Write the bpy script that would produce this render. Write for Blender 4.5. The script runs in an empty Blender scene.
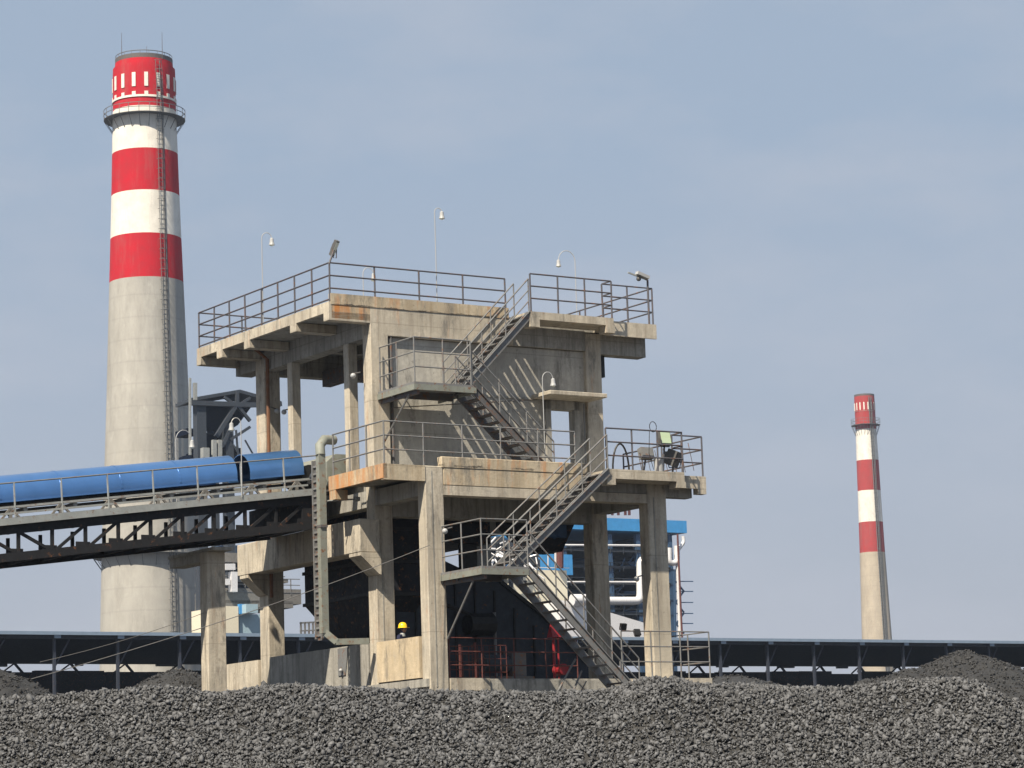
import bpy, bmesh, math, random
import numpy as np
from mathutils import Vector, Matrix
random.seed(4)
rng = np.random.default_rng(7)
S = bpy.context.scene
COL = S.collection
# ---------------------------------------------------------------- camera
FPX, PITCH, ROLL, YAW = 2764.22, .156951, -.03249815, .57062272
EYE = np.array([0, 0, 1.7])
_f = np.array([0, math.cos(PITCH), math.sin(PITCH)])
_r0 = np.array([1., 0, 0]); _u0 = np.cross(_r0, _f)
_R = math.cos(ROLL)*_r0 + math.sin(ROLL)*_u0
_U = -math.sin(ROLL)*_r0 + math.cos(ROLL)*_u0
cam = bpy.data.cameras.new('camera'); co = bpy.data.objects.new('camera', cam); COL.objects.link(co)
cam.sensor_width = 36; cam.lens = 36*FPX/1024; cam.clip_start = .5; cam.clip_end = 12000
co.matrix_world = Matrix(((_R[0], _U[0], -_f[0], 0), (_R[1], _U[1], -_f[1], 0), (_R[2], _U[2], -_f[2], 1.7), (0, 0, 0, 1)))
S.camera = co
# ---------------------------------------------------------------- light
# building axes: X along the front (right), Y back, Z up
dX = np.array([math.cos(YAW), math.sin(YAW), 0]); dY = np.array([-math.sin(YAW), math.cos(YAW), 0])
sv = -1.0*dX - .54*dY + np.array([0, 0, 1.45]); sv /= np.linalg.norm(sv)      # towards the sun
sun_el = math.asin(sv[2]); sun_az = math.atan2(sv[0], sv[1])                   # azimuth from +Y clockwise
W = bpy.data.worlds.new('World'); S.world = W; W.use_nodes = True
nt = W.node_tree; bg = nt.nodes['Background']
sky = nt.nodes.new('ShaderNodeTexSky'); sky.sky_type = 'NISHITA'; sky.sun_disc = False
sky.sun_elevation = sun_el; sky.sun_rotation = sun_az
sky.air_density = 1.0; sky.dust_density = 3.0; sky.ozone_density = 2.0; sky.altitude = 0
# thin high haze with faint soft clouds
tc = nt.nodes.new('ShaderNodeTexCoord'); mp = nt.nodes.new('ShaderNodeMapping'); mp.inputs['Scale'].default_value = (1.6, 1.6, 4.2)
nz = nt.nodes.new('ShaderNodeTexNoise'); nz.inputs['Scale'].default_value = 5.5; nz.inputs['Detail'].default_value = 7; nz.inputs['Roughness'].default_value = .55
rp = nt.nodes.new('ShaderNodeMapRange'); rp.inputs['From Min'].default_value = .45; rp.inputs['From Max'].default_value = .68; rp.inputs['To Min'].default_value = 0; rp.inputs['To Max'].default_value = .4
mix = nt.nodes.new('ShaderNodeMix'); mix.data_type = 'RGBA'
tint = nt.nodes.new('ShaderNodeMix'); tint.data_type = 'RGBA'; tint.inputs['Factor'].default_value = .93
sxz = nt.nodes.new('ShaderNodeSeparateXYZ'); er = nt.nodes.new('ShaderNodeMapRange'); er.inputs['From Max'].default_value = .24
lowhi = nt.nodes.new('ShaderNodeMix'); lowhi.data_type = 'RGBA'; lowhi.inputs['A'].default_value = (3.08, 3.16, 3.52, 1); lowhi.inputs['B'].default_value = (2.35, 2.92, 3.72, 1)
nt.links.new(tc.outputs['Generated'], sxz.inputs[0]); nt.links.new(sxz.outputs['Z'], er.inputs[0]); nt.links.new(er.outputs[0], lowhi.inputs['Factor']); nt.links.new(lowhi.outputs['Result'], tint.inputs['B'])
mix.inputs['B'].default_value = (3.3, 3.5, 4.0, 1)
L = nt.links.new
L(tc.outputs['Generated'], mp.inputs['Vector']); L(mp.outputs[0], nz.inputs['Vector']); L(nz.outputs[0], rp.inputs['Value'])
L(sky.outputs[0], tint.inputs['A']); L(tint.outputs['Result'], mix.inputs['A']); L(rp.outputs[0], mix.inputs['Factor']); L(mix.outputs['Result'], bg.inputs['Color'])
bg.inputs['Strength'].default_value = .085
sl = bpy.data.lights.new('sun', 'SUN'); sl.energy = 5.0; sl.angle = math.radians(.6); sl.color = (1, .88, .70)
so = bpy.data.objects.new('sun', sl); COL.objects.link(so); so.location = (0, 0, 300)
so.rotation_euler = Vector(sv).to_track_quat('Z', 'Y').to_euler()
S.view_settings.view_transform = 'Standard'; S.view_settings.look = 'None'; S.view_settings.gamma = 1
S.view_settings.exposure = 0.85
S.cycles.max_bounces = 5; S.cycles.volume_bounces = 0

# ---------------------------------------------------------------- frames and rays
M = np.array([dX, dY, [0, 0, 1]])
v = _f*FPX + _R*(425.6-512) - _U*(500-384)
O = EYE + v*(80/v[1]); O[2] = 0
def ray(px, py): return _f*FPX + _R*(px-512) - _U*(py-384)
def bp(px, py, ax, val):
    d = M@ray(px, py); o = M@(EYE-O); return o + d*((val-o[ax])/d[ax])
def bY(px, py, val): return bp(px, py, 1, val)
def wD(px, py, D): d = ray(px, py); return EYE + d*(D/d[1])      # world point at depth D
def w2b(w): return M@(np.array(w)-O)
def b2w(b): return O + np.array(b)@M
CUR = {'yaw': True}
# ---------------------------------------------------------------- materials
MATS = {}
def nodes(name):
    m = bpy.data.materials.new(name); m.use_nodes = True; MATS[name] = m
    return m, m.node_tree, m.node_tree.nodes['Principled BSDF']
def noise(t, scale, detail=6, rough=.6, mscale=(1, 1, 1), coord='Object'):
    tcn = t.nodes.new('ShaderNodeTexCoord'); m_ = t.nodes.new('ShaderNodeMapping'); m_.inputs['Scale'].default_value = mscale
    n = t.nodes.new('ShaderNodeTexNoise'); n.inputs['Scale'].default_value = scale; n.inputs['Detail'].default_value = detail; n.inputs['Roughness'].default_value = rough
    t.links.new(tcn.outputs[coord], m_.inputs[0]); t.links.new(m_.outputs[0], n.inputs['Vector']); return n.outputs[0]
def ramp(t, src, lo, hi, a=0., b=1.):
    r = t.nodes.new('ShaderNodeMapRange'); r.inputs['From Min'].default_value = lo; r.inputs['From Max'].default_value = hi
    r.inputs['To Min'].default_value = a; r.inputs['To Max'].default_value = b; t.links.new(src, r.inputs[0]); return r.outputs[0]
def mixc(t, fac, a, b, mode='MIX'):
    m_ = t.nodes.new('ShaderNodeMix'); m_.data_type = 'RGBA'; m_.blend_type = mode
    for k, v_ in (('Factor', fac), ('A', a), ('B', b)):
        if isinstance(v_, (int, float)): m_.inputs[k].default_value = v_
        elif isinstance(v_, tuple): m_.inputs[k].default_value = (*v_, 1)
        else: t.links.new(v_, m_.inputs[k])
    return m_.outputs['Result']
def bump(t, b, src, strength=.3, dist=.02):
    n = t.nodes.new('ShaderNodeBump'); n.inputs['Strength'].default_value = strength; n.inputs['Distance'].default_value = dist
    t.links.new(src, n.inputs['Height']); t.links.new(n.outputs[0], b.inputs['Normal'])
def concrete(name, c, dark=None, stain=.5, joint=2.4, rust=0., cracks=()):
    dark = dark or tuple(x*.55 for x in c)
    m, t, b = nodes(name)
    big = ramp(t, noise(t, .55, 7, .7), .40, .62)
    col = mixc(t, big, tuple(x*1.06 for x in c), tuple(x*.72 for x in c))
    gz = ramp(t, noise(t, 1.7, 6, .7), .52, .72, 0, .6)
    col = mixc(t, gz, col, (.30, .295, .28))
    fine = ramp(t, noise(t, 9, 8, .75), .38, .66, 0, .8)
    col = mixc(t, fine, col, tuple(x*.72 for x in c))
    st = ramp(t, noise(t, 1.0, 7, .7, (4.5, 4.5, .30)), .47, .66, 0, min(1, stain*1.35))    # run-down streaks
    col = mixc(t, st, col, dark)
    pit = ramp(t, noise(t, 5.5, 3, .5), .66, .74, 0, .7)
    col = mixc(t, pit, col, tuple(x*.42 for x in c))
    if rust:
        ru = ramp(t, noise(t, 1.2, 7, .7, (3.0, 3.0, .5)), .62-.3*rust, .85-.3*rust, 0, .85)
        col = mixc(t, ru, col, (.46, .17, .04))
    blk = ramp(t, noise(t, .8, 8, .78, (2.2, 2.2, .55)), .53, .64, 0, .7)     # sooty patches
    col = mixc(t, blk, col, (.13, .125, .115))
    if cracks:
        tq = t.nodes.new('ShaderNodeTexCoord'); sq = t.nodes.new('ShaderNodeSeparateXYZ'); t.links.new(tq.outputs['Object'], sq.inputs[0])
        wob = ramp(t, noise(t, 2.5, 8, .8), .2, .8, -.07, .07); br = ramp(t, noise(t, 1.3, 4, .7), .40, .55)
        for zc_ in cracks:
            ad = t.nodes.new('ShaderNodeMath'); ad.operation = 'ADD'; t.links.new(sq.outputs['Z'], ad.inputs[0]); t.links.new(wob, ad.inputs[1])
            sb_ = t.nodes.new('ShaderNodeMath'); sb_.operation = 'SUBTRACT'; sb_.inputs[1].default_value = zc_; t.links.new(ad.outputs[0], sb_.inputs[0])
            ab = t.nodes.new('ShaderNodeMath'); ab.operation = 'ABSOLUTE'; t.links.new(sb_.outputs[0], ab.inputs[0])
            lm = ramp(t, ab.outputs[0], .012, .035, .9, 0); mu_ = t.nodes.new('ShaderNodeMath'); mu_.operation = 'MULTIPLY'; t.links.new(lm, mu_.inputs[0]); t.links.new(br, mu_.inputs[1])
            col = mixc(t, mu_.outputs[0], col, (.05, .045, .04))
    # formwork joints
    tcn = t.nodes.new('ShaderNodeTexCoord'); sx = t.nodes.new('ShaderNodeSeparateXYZ'); t.links.new(tcn.outputs['Object'], sx.inputs[0])
    mo = t.nodes.new('ShaderNodeMath'); mo.operation = 'PINGPONG'; mo.inputs[1].default_value = joint/2; t.links.new(sx.outputs['Z'], mo.inputs[0])
    jl = ramp(t, mo.outputs[0], .0, .022, .55, 0.)
    col = mixc(t, jl, col, tuple(x*.4 for x in c))
    t.links.new(col, b.inputs['Base Color']); b.inputs['Roughness'].default_value = .92; b.inputs['Specular IOR Level'].default_value = .2
    bump(t, b, noise(t, 14, 8, .7), .5, .02)
    return m
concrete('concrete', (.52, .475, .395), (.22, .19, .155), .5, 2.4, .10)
concrete('concrete_grey', (.36, .35, .32), (.15, .145, .135), .6)  # greyer copy of concrete; on shaded beams the shade sits in this colour
concrete('wall_shade_grey', (.43, .415, .375), (.24, .235, .22), .4, 2.7)  # greyer base colour puts the upper wall's cool shade into the material
concrete('concrete_shell', (.33, .31, .27), (.18, .165, .14), .6, 1.2)
concrete('concrete_smooth', (.56, .47, .34), (.36, .28, .17), .35, 9)
concrete('concrete_rust', (.50, .41, .29), (.3, .2, .1), .4, 9, .70)
concrete('concrete_rust_light', (.51, .44, .33), (.26, .2, .13), .5, 2.4, .25, (12.06, 17.27))
def metal(name, c, rough=.5, metallic=0., rust=0., spec=.4, var=.25):
    m, t, b = nodes(name)
    f = ramp(t, noise(t, 3.5, 6, .65), .35, .7)
    col = mixc(t, f, c, tuple(x*(1-var) for x in c))
    if rust:
        r_ = ramp(t, noise(t, 6, 7, .75), .62-.25*rust, .72-.2*rust)
        col = mixc(t, r_, col, (.16, .07, .03))
    t.links.new(col, b.inputs['Base Color']); b.inputs['Metallic'].default_value = metallic
    b.inputs['Specular IOR Level'].default_value = spec
    rr = ramp(t, noise(t, 8, 4, .6), .3, .7, rough*.8, min(1, rough*1.25)); t.links.new(rr, b.inputs['Roughness'])
    return m
metal('rail_steel', (.085, .085, .10), .55, 0, .35)
metal('rail_grey', (.17, .175, .18), .5, 0, .3)
metal('stair_steel', (.17, .175, .18), .6, 0, .3)
metal('stair_dark', (.10, .10, .105), .7, 0, .4)
metal('galv', (.30, .32, .32), .5, .1, .25)
metal('green_grey', (.21, .225, .20), .6, 0, .3)
metal('truss_dark', (.018, .019, .022), .7, 0, .12, .2)
metal('frame_worn', (.17, .165, .155), .7, 0, .2)
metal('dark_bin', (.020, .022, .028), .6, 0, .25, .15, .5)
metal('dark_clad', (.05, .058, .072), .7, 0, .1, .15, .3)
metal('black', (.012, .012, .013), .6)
metal('lamp_white', (.36, .37, .38), .35, 0, 0, .5, .08)
metal('flood_body', (.10, .10, .10), .5)
metal('rust_pipe', (.17, .085, .05), .8, 0, .6)
metal('red_paint', (.26, .015, .022), .5, 0, .12)
metal('red_frame', (.10, .03, .028), .6, 0, .3)  # red darkened so that the shade at the tower base is in the colour
metal('yellow_hat', (.85, .55, .02), .3, 0, 0, .5, .05)
metal('navy_cloth', (.03, .035, .07), .9, 0, 0, .1, .3)
metal('skin', (.38, .22, .15), .6, 0, 0, .3, .1)
metal('wire', (.17, .165, .16), .7)
metal('chim_steel', (.14, .145, .15), .6)
metal('steel_far', (.035, .045, .06), .6, 0, .15)
metal('steel_far_blue', (.035, .08, .16), .6, 0, .1)
metal('pipe_white', (.72, .72, .74), .3, .2, 0, .5, .1)
metal('cream', (.66, .62, .50), .6, 0, 0, .3, .08)
metal('pale_blue', (.30, .42, .50), .6, 0, 0, .3, .1)
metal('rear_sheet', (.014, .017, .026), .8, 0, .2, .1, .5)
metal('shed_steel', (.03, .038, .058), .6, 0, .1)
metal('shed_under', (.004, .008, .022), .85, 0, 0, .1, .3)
metal('hose', (.015, .015, .015), .5)
m, t, b = nodes('lens'); b.inputs['Base Color'].default_value = (.75, .8, .72, 1); b.inputs['Roughness'].default_value = .12
m, t, b = nodes('lens_green'); b.inputs['Base Color'].default_value = (.42, .52, .36, 1); b.inputs['Roughness'].default_value = .2
def painted(name, c, rough=.4, ribs=0.):
    m, t, b = nodes(name)
    f = ramp(t, noise(t, 1.4, 6, .6), .3, .75)
    col = mixc(t, f, c, tuple(x*.8 for x in c))
    d = ramp(t, noise(t, 7, 8, .75), .60, .80, 0, .5)
    col = mixc(t, d, col, tuple(.3*x+.05 for x in c))
    t.links.new(col, b.inputs['Base Color']); b.inputs['Roughness'].default_value = rough; b.inputs['Specular IOR Level'].default_value = .5
    if ribs:
        tcn = t.nodes.new('ShaderNodeTexCoord'); w_ = t.nodes.new('ShaderNodeTexWave'); w_.bands_direction = 'X'; w_.inputs['Scale'].default_value = ribs
        t.links.new(tcn.outputs['Object'], w_.inputs[0]); bump(t, b, w_.outputs[1], .25, .03)
    return m
painted('blue_sheet', (.085, .22, .50), .30)
MATS['blue_sheet'].node_tree.nodes['Principled BSDF'].inputs['Metallic'].default_value = .6
MATS['blue_sheet'].node_tree.nodes['Principled BSDF'].inputs['Coat Weight'].default_value = .7; MATS['blue_sheet'].node_tree.nodes['Principled BSDF'].inputs['Coat Roughness'].default_value = .18
painted('blue_fascia', (.05, .27, .60), .5, .5)
painted('roof_edge', (.20, .27, .37), .5)
def chimney_mat(name, bands, base, red=(.42, .008, .02), white=(.70, .68, .63), joint=3.7, win=None):
    """real paint bands on a concrete shaft, by height above its base"""
    m, t, b = nodes(name)
    conc = ramp(t, noise(t, .10, 7, .7), .35, .7)
    c = mixc(t, conc, base, tuple(x*.78 for x in base))
    st = ramp(t, noise(t, .30, 8, .8, (1.6, 1.6, .35)), .46, .66, 0, .55)
    c = mixc(t, st, c, tuple(x*.6 for x in base))
    sp = ramp(t, noise(t, .9, 5, .7, (1, 1, .5)), .60, .72, 0, .45)
    c = mixc(t, sp, c, tuple(min(1, x*1.25) for x in base))
    tcn = t.nodes.new('ShaderNodeTexCoord'); sx = t.nodes.new('ShaderNodeSeparateXYZ'); t.links.new(tcn.outputs['Object'], sx.inputs[0])
    mo = t.nodes.new('ShaderNodeMath'); mo.operation = 'PINGPONG'; mo.inputs[1].default_value = joint/2; t.links.new(sx.outputs['Z'], mo.inputs[0])
    c = mixc(t, ramp(t, mo.outputs[0], 0, .22, .20, 0), c, tuple(x*.5 for x in base))
    worn = ramp(t, noise(t, .35, 8, .75), .40, .85)
    for (z0, z1, k) in bands:
        paint = red if k == 'r' else white
        pc = mixc(t, worn, paint, tuple(x*.62+.02 for x in paint))
        def step(z):
            g = t.nodes.new('ShaderNodeMath'); g.operation = 'GREATER_THAN'; g.inputs[1].default_value = z; t.links.new(sx.outputs['Z'], g.inputs[0]); return g.outputs[0]
        mu = t.nodes.new('ShaderNodeMath'); mu.operation = 'SUBTRACT'; t.links.new(step(z0), mu.inputs[0]); t.links.new(step(z1), mu.inputs[1])
        c = mixc(t, mu.outputs[0], c, pc)
    c = mixc(t, ramp(t, noise(t, .22, 8, .8, (2.2, 2.2, .25)), .50, .70, 0, .30), c, (.22, .20, .18))
    t.links.new(c, b.inputs['Base Color']); b.inputs['Roughness'].default_value = .85; b.inputs['Specular IOR Level'].default_value = .2
    return m
def coal_mat(name, c, scale=9, var=.55):
    m, t, b = nodes(name)
    g = t.nodes.new('ShaderNodeNewGeometry')
    try: isl = ramp(t, g.outputs['Random Per Island'], 0, 1, .45, 1.5)
    except Exception: isl = None
    f = ramp(t, noise(t, scale, 6, .7), .3, .75)
    col = mixc(t, f, c, tuple(x*(1-var) for x in c))
    big = ramp(t, noise(t, .35, 3, .5), .3, .7, 0, .35)
    col = mixc(t, big, col, tuple(x*.6 for x in c))
    if isl and name in ('coke', 'coal_fine'):
        hs = t.nodes.new('ShaderNodeHueSaturation'); t.links.new(col, hs.inputs['Color']); t.links.new(isl, hs.inputs['Value']); col = hs.outputs[0]
    t.links.new(col, b.inputs['Base Color']); b.inputs['Roughness'].default_value = .75; b.inputs['Specular IOR Level'].default_value = .35
    bump(t, b, noise(t, scale*4, 4, .7), .6, .01)
    return m
coal_mat('coke', (.108, .112, .120), 14, .35)
coal_mat('coal_under', (.035, .035, .035), 9)
coal_mat('coal_fine', (.052, .053, .056), 6)
coal_mat('coal_base', (.034, .035, .037), 8)
coal_mat('coal_ground', (.05, .046, .042), 1.5)

# ---------------------------------------------------------------- mesh builder
class MB:
    def __init__(s): s.v = []; s.f = []
    def add(s, vs, fs): n = len(s.v); s.v += [tuple(map(float, p)) for p in vs]; s.f += [tuple(i+n for i in f) for f in fs]; return s
    def box(s, x0, x1, y0, y1, z0, z1):
        if x0 > x1: x0, x1 = x1, x0
        if y0 > y1: y0, y1 = y1, y0
        if z0 > z1: z0, z1 = z1, z0
        return s.add([(x0,y0,z0),(x1,y0,z0),(x1,y1,z0),(x0,y1,z0),(x0,y0,z1),(x1,y0,z1),(x1,y1,z1),(x0,y1,z1)],
                     [(0,3,2,1),(4,5,6,7),(0,1,5,4),(1,2,6,5),(2,3,7,6),(3,0,4,7)])
    def bar(s, p, q, w, h=None):
        """rectangular bar from p to q, w across, h in the upright sense"""
        h = h or w; p = np.array(p, float); q = np.array(q, float); d = q-p; d /= np.linalg.norm(d)
        up = np.array([0, 0, 1.]) if abs(d[2]) < .95 else np.array([1., 0, 0])
        a = np.cross(d, up); a /= np.linalg.norm(a); c = np.cross(a, d)
        vs = []
        for e in (p, q):
            for i, j in ((-1,-1),(1,-1),(1,1),(-1,1)): vs.append(e + a*i*w/2 + c*j*h/2)
        return s.add(vs, [(0,1,2,3),(7,6,5,4),(0,4,5,1),(1,5,6,2),(2,6,7,3),(3,7,4,0)])
    def tube(s, pts, r, n=7, cap=True):
        pts = [np.array(p, float) for p in pts]; rs = r if isinstance(r, (list, tuple)) else [r]*len(pts)
        k0 = len(s.v); prev = None
        for i, p in enumerate(pts):
            d = pts[min(i+1, len(pts)-1)] - pts[max(i-1, 0)]; d /= np.linalg.norm(d)
            if prev is None: up = np.array([0, 0, 1.]) if abs(d[2]) < .9 else np.array([1., 0, 0])
            else: up = prev
            a = np.cross(d, up); a /= np.linalg.norm(a); c = np.cross(a, d); prev = c
            for j in range(n):
                t_ = 2*math.pi*j/n; s.v.append(tuple(p + rs[i]*(a*math.cos(t_)+c*math.sin(t_))))
        for i in range(len(pts)-1):
            for j in range(n): s.f.append((k0+i*n+j, k0+i*n+(j+1)%n, k0+(i+1)*n+(j+1)%n, k0+(i+1)*n+j))
        if cap: s.f.append(tuple(k0+j for j in range(n))[::-1]); s.f.append(tuple(k0+(len(pts)-1)*n+j for j in range(n)))
        return s
    def prism(s, poly, axis, a, b_):
        """poly: 2D points in the plane normal to axis, extruded from a to b_"""
        n = len(poly)
        def mk(p, t_): return {0: (t_, p[0], p[1]), 1: (p[0], t_, p[1]), 2: (p[0], p[1], t_)}[axis]
        return s.add([mk(p, a) for p in poly]+[mk(p, b_) for p in poly], [tuple(range(n)), tuple(range(n, 2*n))[::-1]] + [(i, (i+1)%n, n+(i+1)%n, n+i) for i in range(n)])
    def lathe(s, c, prof, n=48):
        """prof: (radius, z) list round the vertical through c"""
        k0 = len(s.v)
        for (r, z) in prof:
            for j in range(n): t_ = 2*math.pi*j/n; s.v.append((c[0]+r*math.cos(t_), c[1]+r*math.sin(t_), z))
        for i in range(len(prof)-1):
            for j in range(n): s.f.append((k0+i*n+j, k0+i*n+(j+1)%n, k0+(i+1)*n+(j+1)%n, k0+(i+1)*n+j))
        return s
    def ball(s, c, r, n=10, sc=(1, 1, 1)):
        prof = [(r*math.sin(math.pi*i/n)+1e-4, r*math.cos(math.pi*i/n)) for i in range(n+1)]
        k0 = len(s.v); s.lathe((0, 0), prof[::-1], n+2)
        for i in range(k0, len(s.v)): p = s.v[i]; s.v[i] = (c[0]+p[0]*sc[0], c[1]+p[1]*sc[1], c[2]+p[2]*sc[2])
        return s
class Thing:
    def __init__(s, name, label, cat, base=(0, 0, 0), group=None, frame='b'):
        s.base = np.array(base, float); s.frame = frame
        e = bpy.data.objects.new(name, None); COL.objects.link(e); e.empty_display_size = .3
        s.place(e); s.o = e
        e['label'] = label; e['category'] = cat
        if group: e['group'] = group
    def place(s, e):
        if s.frame == 'b': e.location = b2w(s.base); e.rotation_euler = (0, 0, YAW)
        else: e.location = s.base
def mesh_of(name, mb, mat, base, smooth=False):
    me = bpy.data.meshes.new(name)
    vv = np.array(mb.v) - base
    me.from_pydata(vv.tolist(), [], mb.f)
    me.materials.append(MATS[mat])
    bm = bmesh.new(); bm.from_mesh(me); bmesh.ops.recalc_face_normals(bm, faces=bm.faces); bm.to_mesh(me); bm.free()
    if smooth:
        me.polygons.foreach_set('use_smooth', [True]*len(me.polygons)); me.set_sharp_from_angle(angle=math.radians(38))
    return me
def part(T, name, mb, mat, parent=None, smooth=False, label=None, bevel=0):
    o = bpy.data.objects.new(name, mesh_of(name, mb, mat, T.base, smooth)); COL.objects.link(o); o.parent = parent or T.o
    if label: o['label'] = label
    if bevel:
        m_ = o.modifiers.new('b', 'BEVEL'); m_.width = bevel; m_.segments = 1; m_.limit_method = 'ANGLE'
    return o
def solo(name, mb, mat, label, cat, base, group=None, frame='b', kind=None, smooth=False):
    """a thing that is one mesh"""
    o = bpy.data.objects.new(name, mesh_of(name, mb, mat, np.array(base, float), smooth)); COL.objects.link(o)
    if frame == 'b': o.location = b2w(base); o.rotation_euler = (0, 0, YAW)
    else: o.location = base
    if label: o['label'] = label
    if cat: o['category'] = cat
    if group: o['group'] = group
    if kind: o['kind'] = kind
    return o

# ================================================================ SETTING: ground
g = MB().add([(-6000, -300, 0), (6000, -300, 0), (6000, 9000, 0), (-6000, 9000, 0)], [(0, 1, 2, 3)])
solo('ground', g, 'coal_ground', None, None, (0, 0, 0), frame='w', kind='structure')

# ================================================================ TRANSFER TOWER
T = Thing('transfer_tower', 'weathered two-storey raw concrete tower with cantilevered decks, standing beside the blue conveyor', 'tower', (4, 5, 0))
def col(x0, x1, y0, y1, z0, z1, mat='concrete', lab=None): part(T, 'column', MB().box(x0, x1, y0, y1, z0, z1), mat, label=lab, bevel=.02)
col(0, .62, 0, .45, 0, 12.04)                       # B
col(0, .62, 3.0, 3.5, 0, 17.3)                      # A
col(7.92, 8.62, 0, .5, 0, 12.0)                     # D
col(7.86, 8.46, 3.0, 3.5, 0, 17.0)                  # C
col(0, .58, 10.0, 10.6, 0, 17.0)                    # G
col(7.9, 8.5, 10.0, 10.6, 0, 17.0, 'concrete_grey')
col(0, .32, 4.4, 4.72, 12.05, 16.38); col(0, .32, 8.1, 8.42, 12.05, 16.38)
# column ribs: board joint strips on the front faces
for (x, y, z1) in ((0, 0, 11.9), (0, 3, 9.2), (7.92, 0, 11.4)):
    part(T, 'formwork_seam', MB().box(x+.20, x+.235, y-.012, y-.002, 5.6, z1), 'concrete_grey')
# base podium and its walls
part(T, 'base_slab', MB().box(-.10, 8.7, .06, 14.2, 5.62, 5.85), 'concrete_grey')
part(T, 'podium', MB().box(.0, 8.6, .5, 14.1, 0, 5.62), 'concrete_grey')
part(T, 'terrace_slab', MB().box(6.9, 9.3, -1.05, .06, 5.55, 5.80).box(8.7, 9.3, .06, 1.2, 5.55, 5.8), 'concrete')
part(T, 'terrace_pier', MB().box(7.0, 8.2, -.95, -.1, 0, 5.55), 'concrete_grey')
part(T, 'wall_panel', MB().box(-.06, .10, .50, 2.98, 5.9, 7.1), 'concrete_smooth', label='smooth yellowish parapet wall with a worker behind it')
part(T, 'wall_panel', MB().box(-.02, .14, 3.55, 9.95, 5.85, 7.12), 'concrete_grey', label='shaded streaky parapet wall with a painted recess')  # grey copy carries the shadow of conveyor and beam in its colour
part(T, 'wall_panel', MB().box(-.08, .10, 10.62, 13.6, 0, 7.08), 'concrete', label='pale parapet wall at the far end')
part(T, 'wall_panel', MB().box(.3, .45, .5, 13.6, 0, 5.6), 'concrete_grey')
part(T, 'kerb', MB().box(.66, 2.0, -.04, .30, 5.50, 5.86), 'concrete')
part(T, 'kerb', MB().box(2.0, 6.9, .02, .30, 5.30, 5.80), 'concrete_grey')
# lower deck
part(T, 'lower_deck', MB().box(-1.30, .55, .10, 3.2, 11.78, 12.02).box(.5, 8.65, .25, 10.6, 11.68, 12.02), 'concrete_grey')
part(T, 'deck_edge', MB().box(-1.40, .0, -.02, .12, 11.58, 12.04), 'concrete_rust_light')
part(T, 'deck_edge', MB().box(-1.42, -1.28, -.02, 3.24, 11.62, 12.045), 'concrete_rust', label='rust-streaked deck edge by the conveyor head')
part(T, 'deck_tooth', MB().box(-1.41, -1.0, 2.84, 3.22, 11.33, 11.62), 'concrete_rust')
part(T, 'front_beam', MB().box(.62, 7.92, -.006, .45, 11.20, 11.48), 'concrete')
part(T, 'front_parapet', MB().box(.56, 5.72, -.03, .22, 12.0, 12.33).box(.63, 5.72, -.015, .22, 11.49, 12.0), 'concrete_rust_light', label='stained parapet below the railing', bevel=.015)
part(T, 'deck_edge', MB().box(5.76, 8.62, -1.0, -.88, 11.77, 12.06).box(5.76, 6.06, -1.005, -.70, 11.58, 11.77).box(8.32, 8.66, -1.005, -.60, 11.58, 11.77), 'concrete')
part(T, 'balcony_slab', MB().box(5.78, 8.64, -.88, .25, 11.79, 12.03).box(8.64, 9.85, -.40, 4.0, 11.79, 12.03).box(8.66, 9.86, -.42, -.34, 11.66, 12.05).box(9.55, 9.86, -.415, -.15, 11.50, 11.7), 'concrete')
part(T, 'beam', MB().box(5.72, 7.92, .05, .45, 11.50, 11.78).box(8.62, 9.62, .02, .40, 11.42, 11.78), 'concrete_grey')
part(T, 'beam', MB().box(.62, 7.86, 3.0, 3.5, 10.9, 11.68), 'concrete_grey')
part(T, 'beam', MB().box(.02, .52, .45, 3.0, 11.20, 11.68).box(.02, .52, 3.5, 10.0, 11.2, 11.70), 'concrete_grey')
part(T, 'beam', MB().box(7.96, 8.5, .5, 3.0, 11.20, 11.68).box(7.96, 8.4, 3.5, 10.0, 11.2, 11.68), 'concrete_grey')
# heavy side beam on corbels carrying the conveyor head
part(T, 'side_beam', MB().box(-.70, -.02, 2.70, 10.75, 9.76, 10.76), 'concrete', bevel=.02)
for y0, y1 in ((2.68, 3.4), (10.02, 10.6)):
    part(T, 'corbel', MB().prism([(-.69, 9.755), (0, 9.755), (0, 9.10), (-.08, 9.12), (-.69, 9.66)], 1, y0, y1), 'concrete')
# upper storey front wall, door, canopy
wy = 3.14
part(T, 'wall', MB().box(.62, 6.47, wy, 3.34, 12.02, 16.4).box(7.36, 7.86, wy, 3.34, 12.02, 16.4).box(6.47, 7.36, wy, 3.34, 14.48, 16.4), 'wall_shade_grey', label='upper front wall with a doorway')
part(T, 'wall_ledge', MB().box(.62, 7.86, wy-.035, wy, 14.76, 14.82), 'concrete_grey')
part(T, 'door_jamb', MB().box(6.28, 6.47, 3.0, wy, 12.02, 14.76).box(7.36, 7.55, 3.0, wy, 12.02, 14.76).box(6.28, 7.55, 3.0, wy, 14.48, 14.76), 'concrete_grey')
part(T, 'canopy', MB().box(5.80, 7.95, 2.0, 3.1, 14.77, 14.90), 'concrete', bevel=.015)
part(T, 'front_parapet', MB().box(-1.34, 5.0, 2.985, 3.14, 17.26, 17.60), 'concrete_rust_light', label='upper parapet')
part(T, 'front_parapet', MB().box(-1.32, .0, 3.0, 3.14, 16.84, 17.257), 'concrete_rust', label='rust-stained corner piece of the upper deck')
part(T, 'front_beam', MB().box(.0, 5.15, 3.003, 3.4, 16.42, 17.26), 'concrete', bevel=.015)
part(T, 'front_beam', MB().box(5.15, 7.86, 3.003, 3.4, 16.42, 17.05), 'concrete_grey')
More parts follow.
